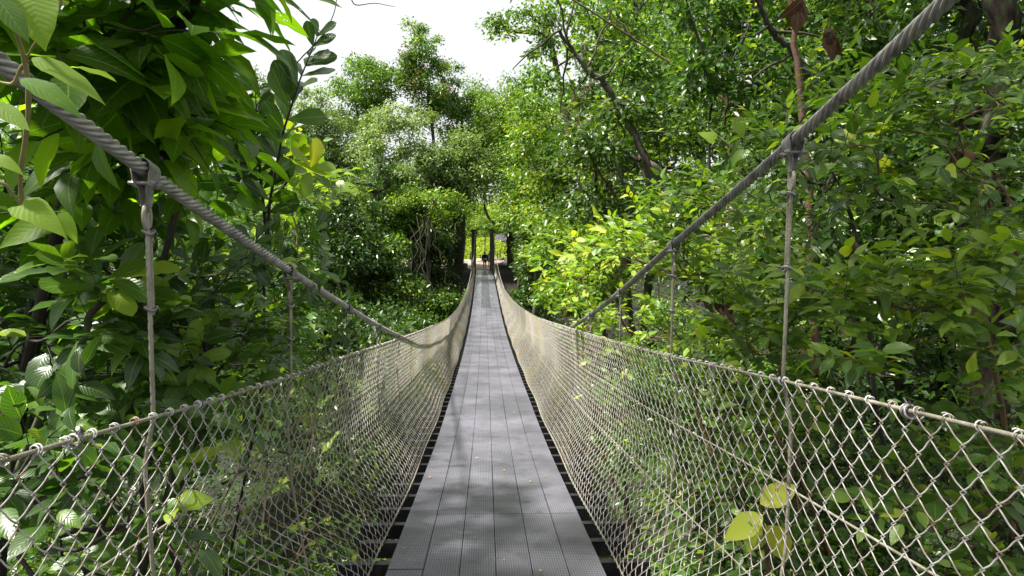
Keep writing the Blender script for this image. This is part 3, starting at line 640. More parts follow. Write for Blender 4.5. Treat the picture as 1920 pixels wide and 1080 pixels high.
ftree(820, 415, 55, 110, -6, 36, 'shaded tree hung with creepers left of the far post', 'dark', ybot=520, mean=.6)
ftree(975, 400, 54, 110, -6, 44, 'shaded ivy-clad tree immediately right of the far posts', 'dark', ybot=510, mean=.7)
ftree(1010, 330, 44, 130, -8, 60, 'bright bushy tree with yellow leaf tips right of the far posts', 'lime', ybot=470, mean=.3, bright=.14)
ftree(1000, 470, 46, 110, -9, 44, 'dark tree low on the gorge side right of the bridge end', 'dark', ybot=600, mean=.6)
ftree(650, 560, 38, 220, -10, 60, 'dark leafy tree deep in the gorge behind the left net', 'dark', ybot=680, mean=.55)
ftree(840, 545, 50, 90, -9, 30, 'low bright-green shrub at the foot of the far left post', 'mid', ybot=620, mean=.5)
ftree(450, 350, 36, 260, -8, 70, 'dense tree behind the left sapling, in shade', 'dark', ybot=640, mean=.6)
ftree(270, 330, 30, 280, -8, 60, 'sunlit tree filling the gap behind the second left hanger', 'mid', ybot=640, mean=.45)
ftree(80, 300, 26, 300, -8, 60, 'shadowy tree behind the near left hanger', 'mid', ybot=640, mean=.4)
# creeper-clad dark trunks beside the bridge end
def trunk_tree(px, Y, ybase, ytop, w, label, leaves=True):
    x = ray(px, 437)[0] * Y; zb = float(ground(x, Y)) - .3; zt = ray(px, ytop)[2] * Y
    A = ell((x, Y, zt + 1.0), (1.6, 1.4, 1.6), 16); A2 = np.stack([x + RNG.normal(0, w * .8, 26), Y + RNG.normal(0, w * .8, 26), RNG.uniform(zb + .6, zt, 26)], -1)
    e = tree('tree', label, 'tree', None, (x, Y, zb), A, hubs=[(x + RNG.normal(0, .15), Y, (zb + zt) / 2), (x + .1, Y, zt - .5)], clump=.8, nl=150, L=.17, r0=w, lm='dark', bark=BARKD, mean=.6)
    g = RNG.normal(0, .33, (26, 50, 3)); P = (A2[:, None] + g).reshape(-1, 3)
    tri_or('creeper', [leafmesh(P, nrm(RNG.normal(0, 1, P.shape) - UP * .8), nrm(RNG.normal(0, 1, P.shape)), .15, .08, tintr(len(P), .5), 'diamond')], LM['dark'], e)
for a in ((860, 57, 520, 400, .36, 'thick creeper-covered trunk standing directly left of the far posts'), (842, 60, 510, 410, .22, 'slim dark trunk next to the thick creeper-covered one'),
          (800, 55, 520, 420, .30, 'dark trunk leaning under the yellow-green spray'), (775, 52, 520, 420, .22, 'thin dark trunk wrapped in hanging roots'),
          (960, 60, 505, 400, .36, 'dark trunk framing the clearing right of the far posts'), (978, 57, 505, 400, .30, 'second dark trunk behind the one framing the clearing'),
          (620, 48, 520, 380, .35, 'tall trunk with hanging moss under the pale tree'), (705, 50, 520, 360, .25, 'brown trunk rising through the gorge-side trees')):
    trunk_tree(*a)
# pale aerial roots on the gorge side
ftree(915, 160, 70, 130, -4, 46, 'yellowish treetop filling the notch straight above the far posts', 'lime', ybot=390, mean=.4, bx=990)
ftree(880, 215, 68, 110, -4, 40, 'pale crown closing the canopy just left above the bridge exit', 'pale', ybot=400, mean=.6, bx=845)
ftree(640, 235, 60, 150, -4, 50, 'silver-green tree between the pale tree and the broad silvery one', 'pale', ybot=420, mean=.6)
e = empty('hanging_roots', at(790, 500, 48)); tag(e, 'pale dangling aerial roots in front of the dark trees left of the far post', 'aerial roots')
mb = MB()
for q in range(7):
    p0 = at(770 + RNG.uniform(0, 45), 400 + RNG.uniform(0, 30), 47.5); p1 = at(760 + RNG.uniform(0, 80), 540 + RNG.uniform(0, 60), 47)
    f = np.linspace(0, 1, 12)[:, None]; mb.tube(p0 + (p1 - p0) * f + np.cumsum(RNG.normal(0, .08, (12, 3)), 0) * np.array([2.5, 1, .3]), .018, 4)
mb.build('root', solid('pale_root', [(.3, (.05, .042, .032)), (.7, (.12, .10, .08))], 3, .8), e)
# ================================================================== beyond the far end
ftree(905, 375, 100, 130, -2, 40, 'bright lime tree beyond the meadow framed by the far posts', 'lime', ybot=450, mean=.6, L=.3, clump=1.4)
ftree(870, 400, 96, 90, -2, 30, 'sunny bush at the meadow edge behind the thick trunk', 'lime', ybot=470, mean=.5, L=.3, clump=1.3)
ftree(948, 395, 98, 80, -2, 30, 'lime bush beyond the meadow, right of the small pale building', 'lime', ybot=440, mean=.6, L=.3, clump=1.3)
x, Y = ray(909, 437)[0] * 82, 82
tree('young_tree', 'small slender tree growing in the sunlit meadow behind the walker', 'tree', None, gz(x, Y), ell((x, Y, float(ground(x, Y)) + 3.6), (.9, .9, 1.1), 12), hubs=[(x, Y, float(ground(x, Y)) + 2.2)], clump=.4, nl=40, L=.16, r0=.07, lm='mid')
xs_ = [858, 868, 882, 900, 917, 934, 938, 952, 965]
lab = ['behind the thick trunk', 'left of the left far post', 'hidden low beside the left far post', 'between the left far post and the walker', 'behind the walker in teal', 'first right of the right far post', 'second right of the right far post', 'by the dark framing trunk', 'beyond the dark framing trunk']
for q, (px, l_) in enumerate(zip(xs_, lab)):
    Y = 79.5; x = ray(px, 437)[0] * Y; z = float(ground(x, Y)); mb = MB(); lean = RNG.normal(0, .04)
    mb.tube([(x, Y, z - .2), (x + lean * .5, Y, z + .6), (x + lean, Y, z + 1.35), (x + lean, Y, z + 1.38)], [.085, .08, .07, .03], 8)
    tag(mb.build('fence_post', BARKD), 'dark timber fence post at the meadow edge, ' + l_, 'fence post', 'fence posts at the meadow edge')
e = empty('small_building', gz(ray(944, 437)[0] * 92, 92)); x, y, z = e.location; z -= 1.75; tag(e, 'pale grey low building glimpsed between trunks beyond the meadow', 'building')
WALLM = solid('pale_render_wall', [(.3, (.07, .066, .08)), (.7, (.12, .11, .14))], 2, .9); ROOFM = solid('grey_sheet_roof', [(.3, (.04, .04, .05)), (.7, (.075, .07, .085))], 3, .95)
mb = MB(); mb.box((x + 1, y + 2, z + 1.0), (1.6, 2, 1.1)); mb.build('wall', WALLM, e, False)
mb = MB(); mb.add([[x - 1, y - .4, z + 2.05], [x + 3, y - .4, z + 2.05], [x + 3, y + 2, z + 2.9], [x - 1, y + 2, z + 2.9], [x - 1, y + 4.4, z + 2.05], [x + 3, y + 4.4, z + 2.05]], [[0, 1, 2, 3], [3, 2, 5, 4]]); mb.build('roof', ROOFM, e, False)
for dx in (.2, 1.7): mb = MB(); mb.box((x + dx, y - .02, z + 1.5), (.45, .04, .45)); mb.build('window', BEAMM, e, False)
# boulders beside the bridge head
ROCK = solid('dark_boulder', [(.3, (.05, .045, .04)), (.6, (.12, .11, .10)), (.8, (.18, .17, .15))], 2, .85, bump=.8, bscale=6)
def rock(x, y, r, lab_):
    bm = bmesh.new(); bmesh.ops.create_icosphere(bm, subdivisions=3, radius=1); o_ = RNG.uniform(0, 9, 3)
    for v in bm.verts:
        c = v.co; f = 1 + .18 * math.sin(3 * c.x + o_[0]) * math.cos(2.3 * c.y + o_[1]) + .1 * math.sin(6 * c.z + o_[2]); v.co = Vector((c.x * r * 1.4 * f, c.y * r * f, c.z * r * .7 * f))
    me = bpy.data.meshes.new('boulder'); bm.to_mesh(me); bm.free(); me.polygons.foreach_set('use_smooth', [True] * len(me.polygons))
    o = link('boulder', me, ROCK); o.location = (x, y, float(ground(x, y)) + r * .25); tag(o, lab_, 'boulder')
rock(1.75, 61.3, .75, 'dark rounded boulder beside the right far post'); rock(-2.3, 60.9, .6, 'brown boulder under the thick trunk at the left far post'); rock(3.6, 60.6, .5, 'smaller boulder half hidden right of the rounded one')
# ================================================================== people at the far end
def person(loc, h, cloth, legs, hair, label, rz=0, stride=.1, hold=False):
    e_ = empty('person', loc); e_.rotation_euler = (0, 0, rz); tag(e_, label, 'person')
    k = h / 1.75
    J = dict(pel=(0, 0, .95), ch=(0, .01, 1.28), nk=(0, .01, 1.48), hd=(0, .0, 1.60), top=(0, .0, 1.70),
             hl=(-.09, 0, .90), kl=(-.10, -stride * .6, .50), al=(-.10, -stride, .08), tl=(-.11, -stride - .15, .03),
             hr=(.09, 0, .90), kr=(.10, stride * .3, .50), ar=(.10, stride, .08), tr=(.11, stride - .15, .03),
             sl=(-.18, 0, 1.40), el=(-.24, .03, 1.12), wl=(-.23, -.06, .88), fl=(-.22, -.09, .78), sr=(.18, 0, 1.40), er=(.24, .03, 1.12), wr=(.23, -.06, .88), fr=(.22, -.09, .78))
    Rd = dict(pel=.135, ch=.15, nk=.06, hd=.095, top=.07, hl=.095, kl=.06, al=.042, tl=.035, hr=.095, kr=.06, ar=.042, tr=.035, sl=.065, el=.045, wl=.032, fl=.028, sr=.065, er=.045, wr=.032, fr=.028)
    E_ = [('pel', 'ch'), ('ch', 'nk'), ('nk', 'hd'), ('hd', 'top'), ('pel', 'hl'), ('hl', 'kl'), ('kl', 'al'), ('al', 'tl'), ('pel', 'hr'), ('hr', 'kr'), ('kr', 'ar'), ('ar', 'tr'), ('ch', 'sl'), ('sl', 'el'), ('el', 'wl'), ('wl', 'fl'), ('ch', 'sr'), ('sr', 'er'), ('er', 'wr'), ('wr', 'fr')]
    def skin(name, keys, grow, m, lv=2):
        ks = [q for q in J if q in keys]; me = bpy.data.meshes.new(name); me.from_pydata([tuple(c * k for c in J[q]) for q in ks], [(ks.index(a), ks.index(b)) for a, b in E_ if a in keys and b in keys], [])
        o = bpy.data.objects.new(name, me); S.collection.objects.link(o); o.parent = e_; me.materials.append(m); pass
        o.modifiers.new('skin', 'SKIN'); sv = me.skin_vertices[0].data
        for q_, kk in enumerate(ks): r = Rd[kk] * k + grow; sv[q_].radius = (r, r); sv[q_].use_root = kk == ks[0]
        o.modifiers.new('sub', 'SUBSURF').levels = lv; o.modifiers['sub'].render_levels = lv; return o
    skin('body', set(J), 0, SKINM); skin('jacket', {'pel', 'ch', 'nk', 'sl', 'el', 'wl', 'sr', 'er', 'wr'}, .034, cloth); skin('shorts', {'pel', 'hl', 'hr', 'kl', 'kr'} if legs else {'pel', 'hl', 'hr'}, .03, legs or SHORTM)
    me = bpy.data.meshes.new('hair'); bm = bmesh.new(); bmesh.ops.create_uvsphere(bm, u_segments=14, v_segments=10, radius=.112 * k)
    bmesh.ops.delete(bm, geom=[v for v in bm.verts if v.co.z < -.02 * k and v.co.y < .02], context='VERTS'); bm.to_mesh(me); bm.free(); o = link('hair', me, hair); o.parent = e_; o.matrix_parent_inverse = Matrix(); o.location = (0, .012, 1.64 * k)
SKINM = solid('skin', [(.3, (.42, .25, .17)), (.7, (.50, .31, .22))], 4, .6); SHORTM = solid('dark_shorts', [(.3, (.02, .02, .025)), (.7, (.03, .03, .035))], 5, .9)
NAVY = solid('navy_jacket', [(.3, (.006, .008, .016)), (.7, (.012, .015, .028))], 8, .8); TEAL = solid('teal_top', [(.3, (.0, .22, .16)), (.7, (.01, .32, .24))], 8, .8); BLOND = solid('fair_hair', [(.3, (.30, .20, .10)), (.7, (.42, .30, .16))], 20, .7); PALEL = solid('grey_leggings', [(.3, (.10, .09, .10)), (.7, (.16, .15, .15))], 8, .8)
person((.07, 59.4, float(deckz(59.4)) + .01), 1.62, NAVY, None, BLOND, 'person in a dark jacket standing at the far end of the deck', rz=.15, stride=.08)
person((ray(918.5, 437)[0] * 63.5, 63.5, float(ground(.5, 63.5)) + .05), 1.5, TEAL, PALEL, BLOND, 'person in a teal top half hidden behind the right far post', rz=2.6, stride=.05)
# ================================================================== right side of the gorge
def rtree(poly, Y0, Y1, n, label, base, hubs, name='tree', cat='tree', **k):
    A = clear(region(poly, Y0, Y1, n)); kw = dict(clump=.6, nl=150, L=.13, r0=.16, rmin=.008); kw.update(k)
    return tree(name, label, cat, None, base, A, hubs=hubs, **kw)
rtree([(985, -60), (1330, -60), (1300, 240), (1120, 300), (1010, 220), (1000, 120), (1040, 60)], 22, 30, 90, 'large overhanging tree with small bright leaves bordering the sky on the right', gz(9, 25), [at(1180, 420, 25), at(1150, 200, 25)], lm='mid', clump=1.0, nl=190, L=.21, r0=.2, mean=.5, bright=.14)
rtree([(925, 30), (1000, -20), (1050, 40), (1010, 120), (950, 120), (935, 80)], 24, 27, 16, 'drooping leafy branch tree jutting into the sky at the top of the gap', gz(6, 26), [at(1080, 300, 26), at(1030, 60, 26)], lm='mid', clump=.55, nl=150, L=.16, r0=.12)
rtree([(960, 180), (1130, 150), (1180, 330), (1120, 440), (990, 420)], 26, 36, 60, 'lime-leaved tree in full sun leaning toward the bridge', gz(7, 32), [at(1080, 470, 31), at(1060, 330, 31)], lm='lime', clump=1.0, nl=190, L=.21, r0=.16, mean=.45)
rtree([(1080, 160), (1420, 120), (1400, 340), (1240, 420), (1080, 420)], 16, 22, 90, 'dark mossy tree crossed by bare twigs behind the lower right cable', gz(8, 19), [at(1250, 430, 19), at(1200, 300, 19)], lm='dark', clump=.8, nl=190, L=.17, r0=.14, mean=.7, bright=.1)
rtree([(1270, -80), (1720, -80), (1660, 200), (1400, 260), (1270, 160)], 11, 17, 110, 'tall tree with layered small leaves behind the right main cable', gz(8, 14), [at(1480, 420, 14), at(1470, 150, 14)], lm='mid', clump=.7, nl=170, L=.16, r0=.12, mean=.22)
rtree([(1600, -80), (2020, -80), (2020, 420), (1700, 420), (1560, 250)], 9, 14, 110, 'shaded tree filling the top right corner behind the thick trunk', gz(9.5, 11), [at(1800, 500, 11.5), at(1800, 150, 11.5)], lm='dark', clump=.65, nl=170, L=.16, r0=.12, mean=.65)
rtree([(1300, 180), (1720, 220), (1940, 400), (1940, 760), (1500, 760), (1330, 480)], 8, 13, 130, 'deep shaded tree forming the dark backdrop behind the right bushes', gz(6.5, 9.5), [at(1600, 640, 10), at(1600, 450, 10)], lm='dark', clump=.6, nl=170, L=.12, r0=.14, mean=.5)
rtree([(1020, 420), (1140, 430), (1160, 560), (1080, 600), (1000, 580), (985, 500)], 18, 24, 60, 'brilliant lime-green bushy tree just right of the narrow end of the bridge', gz(5.5, 21), [at(1090, 640, 21)], lm='lime', clump=.6, nl=200, L=.18, r0=.08, mean=.5)
rtree([(1000, 560), (1240, 560), (1500, 700), (1500, 1000), (1150, 900), (1020, 700)], 9, 15, 110, 'dense green bush seen through the right net', gz(4.5, 11), [at(1250, 900, 11)], lm='mid', clump=.5, nl=170, L=.10, r0=.08, mean=.45, name='bush', cat='bush')
rtree([(1260, 700), (1980, 760), (1980, 1150), (1300, 1100)], 5.5, 8, 90, 'shadowy bush low behind the near right net', gz(4.5, 6.5), [at(1600, 1100, 6.5)], lm='dark', clump=.42, nl=110, L=.09, r0=.05, mean=.45, name='bush', cat='bush')
rtree([(1120, -60), (1500, -60), (1500, 420), (1120, 420)], 28, 40, 110, 'big tree standing behind the dark mossy tree on the right bank', gz(14, 34), [at(1300, 520, 34), at(1300, 200, 34)], lm='dark', clump=1.6, nl=200, L=.30, r0=.25, mean=.55)
rtree([(1450, -60), (2000, -60), (2000, 500), (1450, 520)], 16, 26, 130, 'huge shadowed tree closing the view behind the right-hand trunks', gz(17, 21), [at(1800, 560, 21), at(1750, 200, 21)], lm='dark', clump=1.3, nl=200, L=.26, r0=.25, mean=.5)
rtree([(1250, 380), (2000, 400), (2000, 900), (1250, 760)], 13, 20, 110, 'dark thicket tree deep behind the right bushes', gz(10, 16), [at(1700, 800, 16), at(1650, 600, 16)], lm='dark', clump=1.0, nl=200, L=.22, r0=.15, mean=.5)
rtree([(-60, 200), (560, 200), (560, 560), (-60, 600)], 15, 22, 110, 'tree standing deep behind the left thicket with bright gaps in its crown', gz(-12, 18), [at(200, 640, 18), at(220, 450, 18)], lm='mid', clump=1.0, nl=150, L=.24, r0=.16, mean=.45)
# bare mossy limbs and trunks on the right
def limb(name, label, cat, pts, r, m, twigs=0, base_ground=True):
    P = np.array([at(*q) for q in pts]); e_ = empty(name, tuple(P[0])); tag(e_, label, cat)
    ix = np.linspace(0, len(P) - 1, (len(P) - 1) * 8 + 1); P2 = np.stack([np.interp(ix, range(len(P)), P[:, a]) for a in range(3)], -1)
    for _ in range(4): P2[1:-1] = .25 * P2[:-2] + .5 * P2[1:-1] + .25 * P2[2:]
    P2[1:-1] += RNG.normal(0, r[0] * .25, P2[1:-1].shape)
    mb = MB(); rr = np.interp(ix, range(len(P)), np.linspace(r[0], r[1], len(P))); mb.tube(P2, rr, 9)
    if twigs:
        for q in range(twigs):
            k = int(RNG.integers(len(P2) // 4, len(P2))); L_ = RNG.uniform(.25, 1) * r[2]; d = nrm(RNG.normal(0, 1, 3) + UP * .3); f = np.linspace(0, 1, 6)[:, None]
            mb.tube(P2[k] + d * L_ * f + np.cumsum(RNG.normal(0, L_ * .04, (6, 3)), 0), np.linspace(r[1] * .8, r[1] * .3, 6), 5)
    mb.build('trunk', m, e_)
    return e_
limb('tree', 'broad dark trunk standing upright near the right edge of the view', 'tree', [(1845, 1000, 7.5), (1855, 500, 7.6), (1865, 200, 7.7), (1878, -60, 7.8)], (.20, .15), BARKK)
limb('tree', 'second dark trunk left of the broad one, half hidden by leaves', 'tree', [(1770, 900, 9), (1790, 450, 9), (1810, 200, 9.1), (1815, -60, 9.2)], (.13, .09), BARKK)
limb('tree', 'rusty brown stem rising behind the right cable clamp', 'tree', [(1530, 700, 8), (1515, 350, 8), (1500, 160, 8), (1478, -50, 8)], (.05, .03), solid('rusty_bark', [(.3, (.05, .022, .014)), (.7, (.13, .065, .04))], 5, .8, bump=.5))
limb('bare_branch', 'long pale bare branch slanting down beneath the sky gap edge', 'branch', [(1060, -10, 15), (1130, 35, 15), (1200, 80, 15), (1290, 140, 14.8), (1365, 190, 14.5), (1385, 260, 14.5), (1400, 420, 14.5)], (.018, .035, .8), TWIG, 8)
limb('bare_branch', 'orange-brown forked branch meeting the long pale one', 'branch', [(1365, 205, 14.5), (1358, 130, 14.4), (1340, 70, 14.3), (1300, 35, 14.3), (1255, -10, 14.3)], (.032, .015, .8), TWIG, 6)
limb('tree', 'thick mossy leaning trunk behind the dark twiggy tree', 'tree', [(1260, 420, 16), (1190, 250, 16), (1130, 150, 16), (1090, 120, 16), (1050, 60, 16)], (.11, .04, 2.0), BARK, 16)
limb('tree', 'dark curved limb crossing to the rusty brown stem', 'tree', [(1540, 180, 9), (1490, 100, 9), (1440, 50, 9), (1415, -20, 9)], (.05, .03, 1.0), BARKD, 5)
limb('bare_branch', 'slim mossy stem tangled with fine twigs above the lime bush', 'branch', [(1190, 420, 17), (1120, 320, 17), (1090, 260, 17), (1075, 170, 17)], (.045, .015, 1.4), TWIG, 34)
limb('bare_branch', 'slender dark forked stem between the pale branch and the cable', 'branch', [(1330, 340, 13), (1330, 200, 13), (1400, 60, 13), (1425, -30, 13)], (.03, .012, 1.2), BARKD, 14)
# near right bushes with readable leaves
def near(poly, Y0, Y1, n, label, base, hubs, name='bush', cat='bush', group=None, **k):
    A = clear(region(poly, Y0, Y1, n), 1.45, .9); return shrub(name, label, cat, group, base, A, hubs=hubs, **k)
near([(1120, 440), (1230, 400), (1400, 470), (1430, 640), (1200, 650), (1080, 620), (1010, 560), (1040, 500)], 6.2, 9.5, 240, 'vivid yellow-green bush lit by the sun behind the right hangers', gz(4.2, 8), [at(1300, 760, 8.8), at(1290, 640, 8.8)], L=0.170, Wr=.40, lm='limev', per=9, twig=.34, mean=.58, r0=0.024, bark=TWIG, bright=.12)
near([(1010, 560), (1100, 540), (1170, 640), (1120, 700), (1010, 620)], 11, 16, 101, 'bright bush crowding the net where the right cable dips', gz(3.8, 13), [at(1100, 720, 13)], L=0.177, Wr=.42, lm='limev', per=8, twig=.34, mean=.35, r0=0.018, bark=TWIG)
near([(1220, 370), (1330, 320), (1440, 400), (1460, 520), (1380, 560), (1230, 460)], 6, 8.5, 108, 'green bush with slender leaves reaching up to the right cable', gz(4, 7.2), [at(1400, 700, 7.2), at(1360, 540, 7.2)], L=0.170, Wr=.34, kind='lance', lm='shrub', per=8, twig=.36, mean=.5, r0=0.021, bark=TWIG)
near([(1490, 500), (1600, 520), (1760, 500), (1940, 440), (1960, 640), (1800, 600), (1640, 580), (1500, 600)], 3.6, 5.2, 108, 'sunny leafy branch layer right of the near right hanger', gz(3.6, 4.6), [at(1900, 900, 4.6), at(1860, 640, 4.6)], L=0.170, Wr=.44, lm='shrub', per=8, twig=.36, mean=.66, r0=0.018, bark=TWIG, bright=.22, out=(-.7, -.5, .1))
near([(1560, 200), (1720, 140), (1950, 100), (1960, 420), (1700, 400), (1540, 330)], 4.0, 6.2, 174, 'grey-green glossy bush hanging beside the upper right cable', gz(5.6, 5), [at(1980, 800, 5.6), at(1900, 400, 5.4)], L=0.163, Wr=.44, lm='shrub', per=8, twig=.34, mean=.42, r0=0.024, bark=TWIG, bright=.06, out=(-.7, -.5, -.05))
near([(1420, 220), (1560, 120), (1640, 250), (1560, 420), (1500, 480), (1430, 380)], 5.0, 7, 101, 'dark bush of narrow leaves right behind the near right cable clamp', gz(4.4, 6.2), [at(1640, 800, 6.2), at(1600, 420, 6.2)], L=0.163, Wr=.33, kind='lance', lm='shrub', per=8, twig=.36, mean=.35, r0=0.021)
near([(1340, 480), (1500, 520), (1520, 640), (1480, 720), (1350, 640)], 4.5, 7, 87, 'mixed light and dark leaves of a bush around the near right hanger', gz(3.4, 5.6), [at(1500, 900, 5.8), at(1450, 640, 5.8)], L=0.163, Wr=.42, lm='shrub', per=8, twig=.32, mean=.5, r0=0.018, bark=TWIG)
near([(1640, 620), (1960, 600), (1960, 1100), (1750, 1080), (1600, 860), (1560, 720)], 3.2, 4.6, 89, 'sparse low bush with tan stems below the near right hand rope', gz(3.4, 3.6), [at(1950, 1100, 4.2)], L=0.156, Wr=.48, lm='shrub', per=7, twig=.32, mean=.55, r0=0.013, bark=TWIG, bright=.12, out=(-.8, -.4, .1))
near([(1180, 700), (1520, 760), (1560, 1000), (1400, 1080), (1230, 960)], 4.2, 7, 116, 'leafy bush pressed behind the middle of the right net', gz(3.1, 5.2), [at(1500, 1100, 5.4)], L=0.150, Wr=.45, lm='shrub', per=7, twig=.3, mean=.5, r0=0.015, bark=TWIG)
# heart-shaped climber leaves and big yellowing leaves, withered leaves
def single_leaves(name, label, cat, items, lm, kind, part='leaf', stemto=None, m=TWIG):
    e_ = empty(name, tuple(at(*items[0][:3]))); tag(e_, label, cat); mb = MB()
    P = np.array([at(a[0], a[1], a[2]) for a in items])
    hub = P.mean(0) + (np.array([0, .05, -.2]) if stemto is None else 0) if stemto is None else np.array(stemto)
    for i, a in enumerate(items):
        f = np.linspace(0, 1, 7)[:, None]; mb.tube(hub + (P[i] - hub) * f + np.sin(np.pi * f) * np.array([0, 0, .05]), np.linspace(.006, .0025, 7), 5)
        ang = R_(a[4]); right = CAMR[:, 0]; upv = CAMR[:, 1]; back = CAMR[:, 2]
        D = (right * math.cos(ang) + upv * math.sin(ang) - back * .1); N = back * .8 + UP * .7 + RNG.normal(0, .15, 3)
        tri_or(part, [leafmesh(P[i][None], D[None], N[None], np.array([a[3]]), np.array([a[3] * a[5]]), np.array([a[6]]), kind, droop=.18)], LM[lm], e_)
    mb.build('stem', m, e_)
single_leaves('heart_leaf_climber', 'climber with three pale heart-shaped leaves hanging on the mossy trunks', 'climber', [(1378, 225, 6.5, .20, -60, .85, .9), (1340, 262, 6.5, .18, 150, .85, .93), (1395, 280, 6.5, .22, -130, .8, .8)], 'shrub', 'heart')
single_leaves('yellowing_sapling', 'sapling with four large yellow-green drooping leaves behind the right net', 'sapling', [(1425, 945, 3.0, .22, 25, .5, 1.), (1430, 965, 3.0, .22, 215, .5, .93), (1440, 985, 3.0, .24, -55, .5, 1.), (1430, 975, 3.05, .19, 250, .5, .9)], 'lime', 'ovate', stemto=at(1440, 1120, 3.1))
for px, py, Y, L_, lb in ((1600, 640, 4.6, .24, 'large crumpled brown leaf dangling below the sunny branch layer'), (1600, 465, 5.2, .20, 'withered brown leaf hanging in the shade right of the near hanger'), (1505, 5, 5, .25, 'dead curled leaf hanging at the top above the rusty stem'),
                          (1560, 60, 5.2, .22, 'narrow dead leaf beside the curled one at the top'), (1360, 560, 5.6, .26, 'shrivelled dead leaf behind the second right hanger'), (1320, 430, 6.5, .2, 'small dead leaf under the right cable'), (1800, 285, 5.2, .22, 'brown leaf caught in the grey-green bush')):
    e_ = empty('dead_leaf', tuple(at(px, py, Y))); tag(e_, lb, 'dead leaf', 'withered leaves hanging on the right')
    P = np.repeat(at(px, py, Y)[None], 4, 0) + RNG.normal(0, .02, (4, 3)); D = -UP + RNG.normal(0, .22, (4, 3)); N = np.array([[-.4, -1, .2]] * 4) + RNG.normal(0, .7, (4, 3))
    tri_or('blade', [leafmesh(P, D, N, L_ * RNG.uniform(.6, 1, 4), L_ * .42, RNG.random(4), 'ovate', fold=.8, droop=.5)], LM['dead'], e_)
    mb = MB(); mb.tube([P[0] + [0, 0, .12], P[0] + [0.01, 0, .05], P[0]], .003, 5); mb.build('stalk', TWIG, e_)
# ================================================================== left side
near([(-60, -60), (360, -60), (400, -10), (350, 60), (300, 160), (275, 250), (260, 280), (250, 210), (60, 120), (-60, 100)], 2.5, 4.0, 84, 'big-leaved tree overhead on the left with backlit bright green leaves', gz(-3.4, 3.2), [at(60, 700, 3.6), at(120, 300, 3.5), at(230, 170, 3.4)], name='broadleaf_tree', cat='tree', L=.33, Wr=.50, kind='ovate', lm='big', per=6, twig=.42, mean=.45, r0=.024, bright=.2, droop=.3, tr=.004, upf=.15, out=(.35, -.35, -.1))
near([(340, -80), (450, -80), (470, -25), (390, -15)], 2.7, 3.3, 5, 'bough of big soft leaves reaching toward the white sky at the top', gz(-3.2, 3.6), [at(60, 700, 3.8), at(160, 200, 3.5), at(350, 40, 3.0)], name='broadleaf_tree', cat='tree', L=.27, Wr=.46, kind='ovate', lm='big', per=5, twig=.28, mean=.6, r0=.02, bright=.3, droop=.3, tr=.004, upf=.1, out=(.4, -.3, 0))
near([(200, 160), (310, 190), (350, 290), (340, 350), (280, 340), (240, 300)], 2.9, 3.8, 32, 'lower boughs of large drooping leaves beneath the overhead tree', gz(-3.1, 4.0), [at(250, 700, 3.9), at(330, 400, 3.6)], name='broadleaf_tree', cat='tree', L=.29, Wr=.46, kind='ovate', lm='big', per=6, twig=.40, mean=.5, r0=.018, bright=.18, droop=.35, tr=.005, upf=.1, out=(.7, -.2, -.1))
near([(-60, 130), (200, 160), (330, 320), (300, 420), (-60, 420)], 3.4, 5.0, 60, 'shaded large-leaved tree behind the thick left cable', gz(-4.3, 4.2), [at(40, 750, 4.4), at(80, 400, 4.4)], name='broadleaf_tree', cat='tree', L=.29, Wr=.48, lm='big', per=6, twig=.45, mean=.35, r0=.022, droop=.3, tr=.005, bright=.05)
# upright sapling with oblong leaves
def sapling(name, label, stems, L_, lm):
    base = at(*stems[0][0]); e_ = empty(name, tuple(base)); tag(e_, label, 'sapling'); mb = MB(); PP = []; DD = []; NN_ = []; TT_ = []; LL = []
    for st in stems:
        P = np.array([at(*q) for q in st]); ix = np.linspace(0, len(P) - 1, 40); P = np.stack([np.interp(ix, range(len(P)), P[:, a]) for a in range(3)], -1); P[1:-1] = .25 * P[:-2] + .5 * P[1:-1] + .25 * P[2:]
        mb.tube(P, np.linspace(.013, .003, 40), 6); T = nrm(np.gradient(P, axis=0)); k = 0
        for i in range(8, 40, 2):
            for sg in (-1, 1):
                f = i / 40; side = np.cross(T[i], CAMR[:, 2] + RNG.normal(0, .55, 3)); side = side / np.linalg.norm(side)
                PP.append(P[i]); DD.append(side * sg + T[i] * (.45 + .5 * f) + RNG.normal(0, .14, 3)); NN_.append(T[i] * .5 + CAMR[:, 2] * .9 + RNG.normal(0, .3, 3)); TT_.append(float(np.clip(RNG.normal(.35 + .3 * f, .15), 0, 1))); LL.append(L_ * RNG.uniform(.75, 1.15) * (1 if f < .75 else 1 - 2.2 * (f - .75)))
    mb.build('stem', BARKD, e_)
    tri_or('foliage', [leafmesh(np.array(PP), np.array(DD), np.array(NN_), np.array(LL), np.array(LL) * .46, np.array(TT_), 'obov', fold=.12, droop=.12)], LM[lm], e_)
sapling('sapling', 'upright sapling with thick oblong leaves silhouetted against the pale sky', [[(500, 480, 4.6), (505, 380, 4.5), (530, 250, 4.4), (562, 150, 4.3), (598, 60, 4.3)], [(500, 440, 4.6), (488, 330, 4.6), (482, 240, 4.6), (478, 150, 4.6)], [(500, 400, 4.6), (450, 330, 4.6), (440, 250, 4.6), (430, 170, 4.6)]], .235, 'glossy')
near([(500, 250), (540, 260), (545, 330), (480, 310)], 5.0, 5.4, 6, 'young shoot with luminous yellow-green leaves below the upright sapling', gz(-2.4, 5.2), [at(500, 700, 5.2), at(490, 400, 5.2)], name='sapling', cat='sapling', L=.25, Wr=.5, kind='obov', lm='lime', per=6, twig=.2, mean=.45, r0=.012, bright=.15, whorl=True)
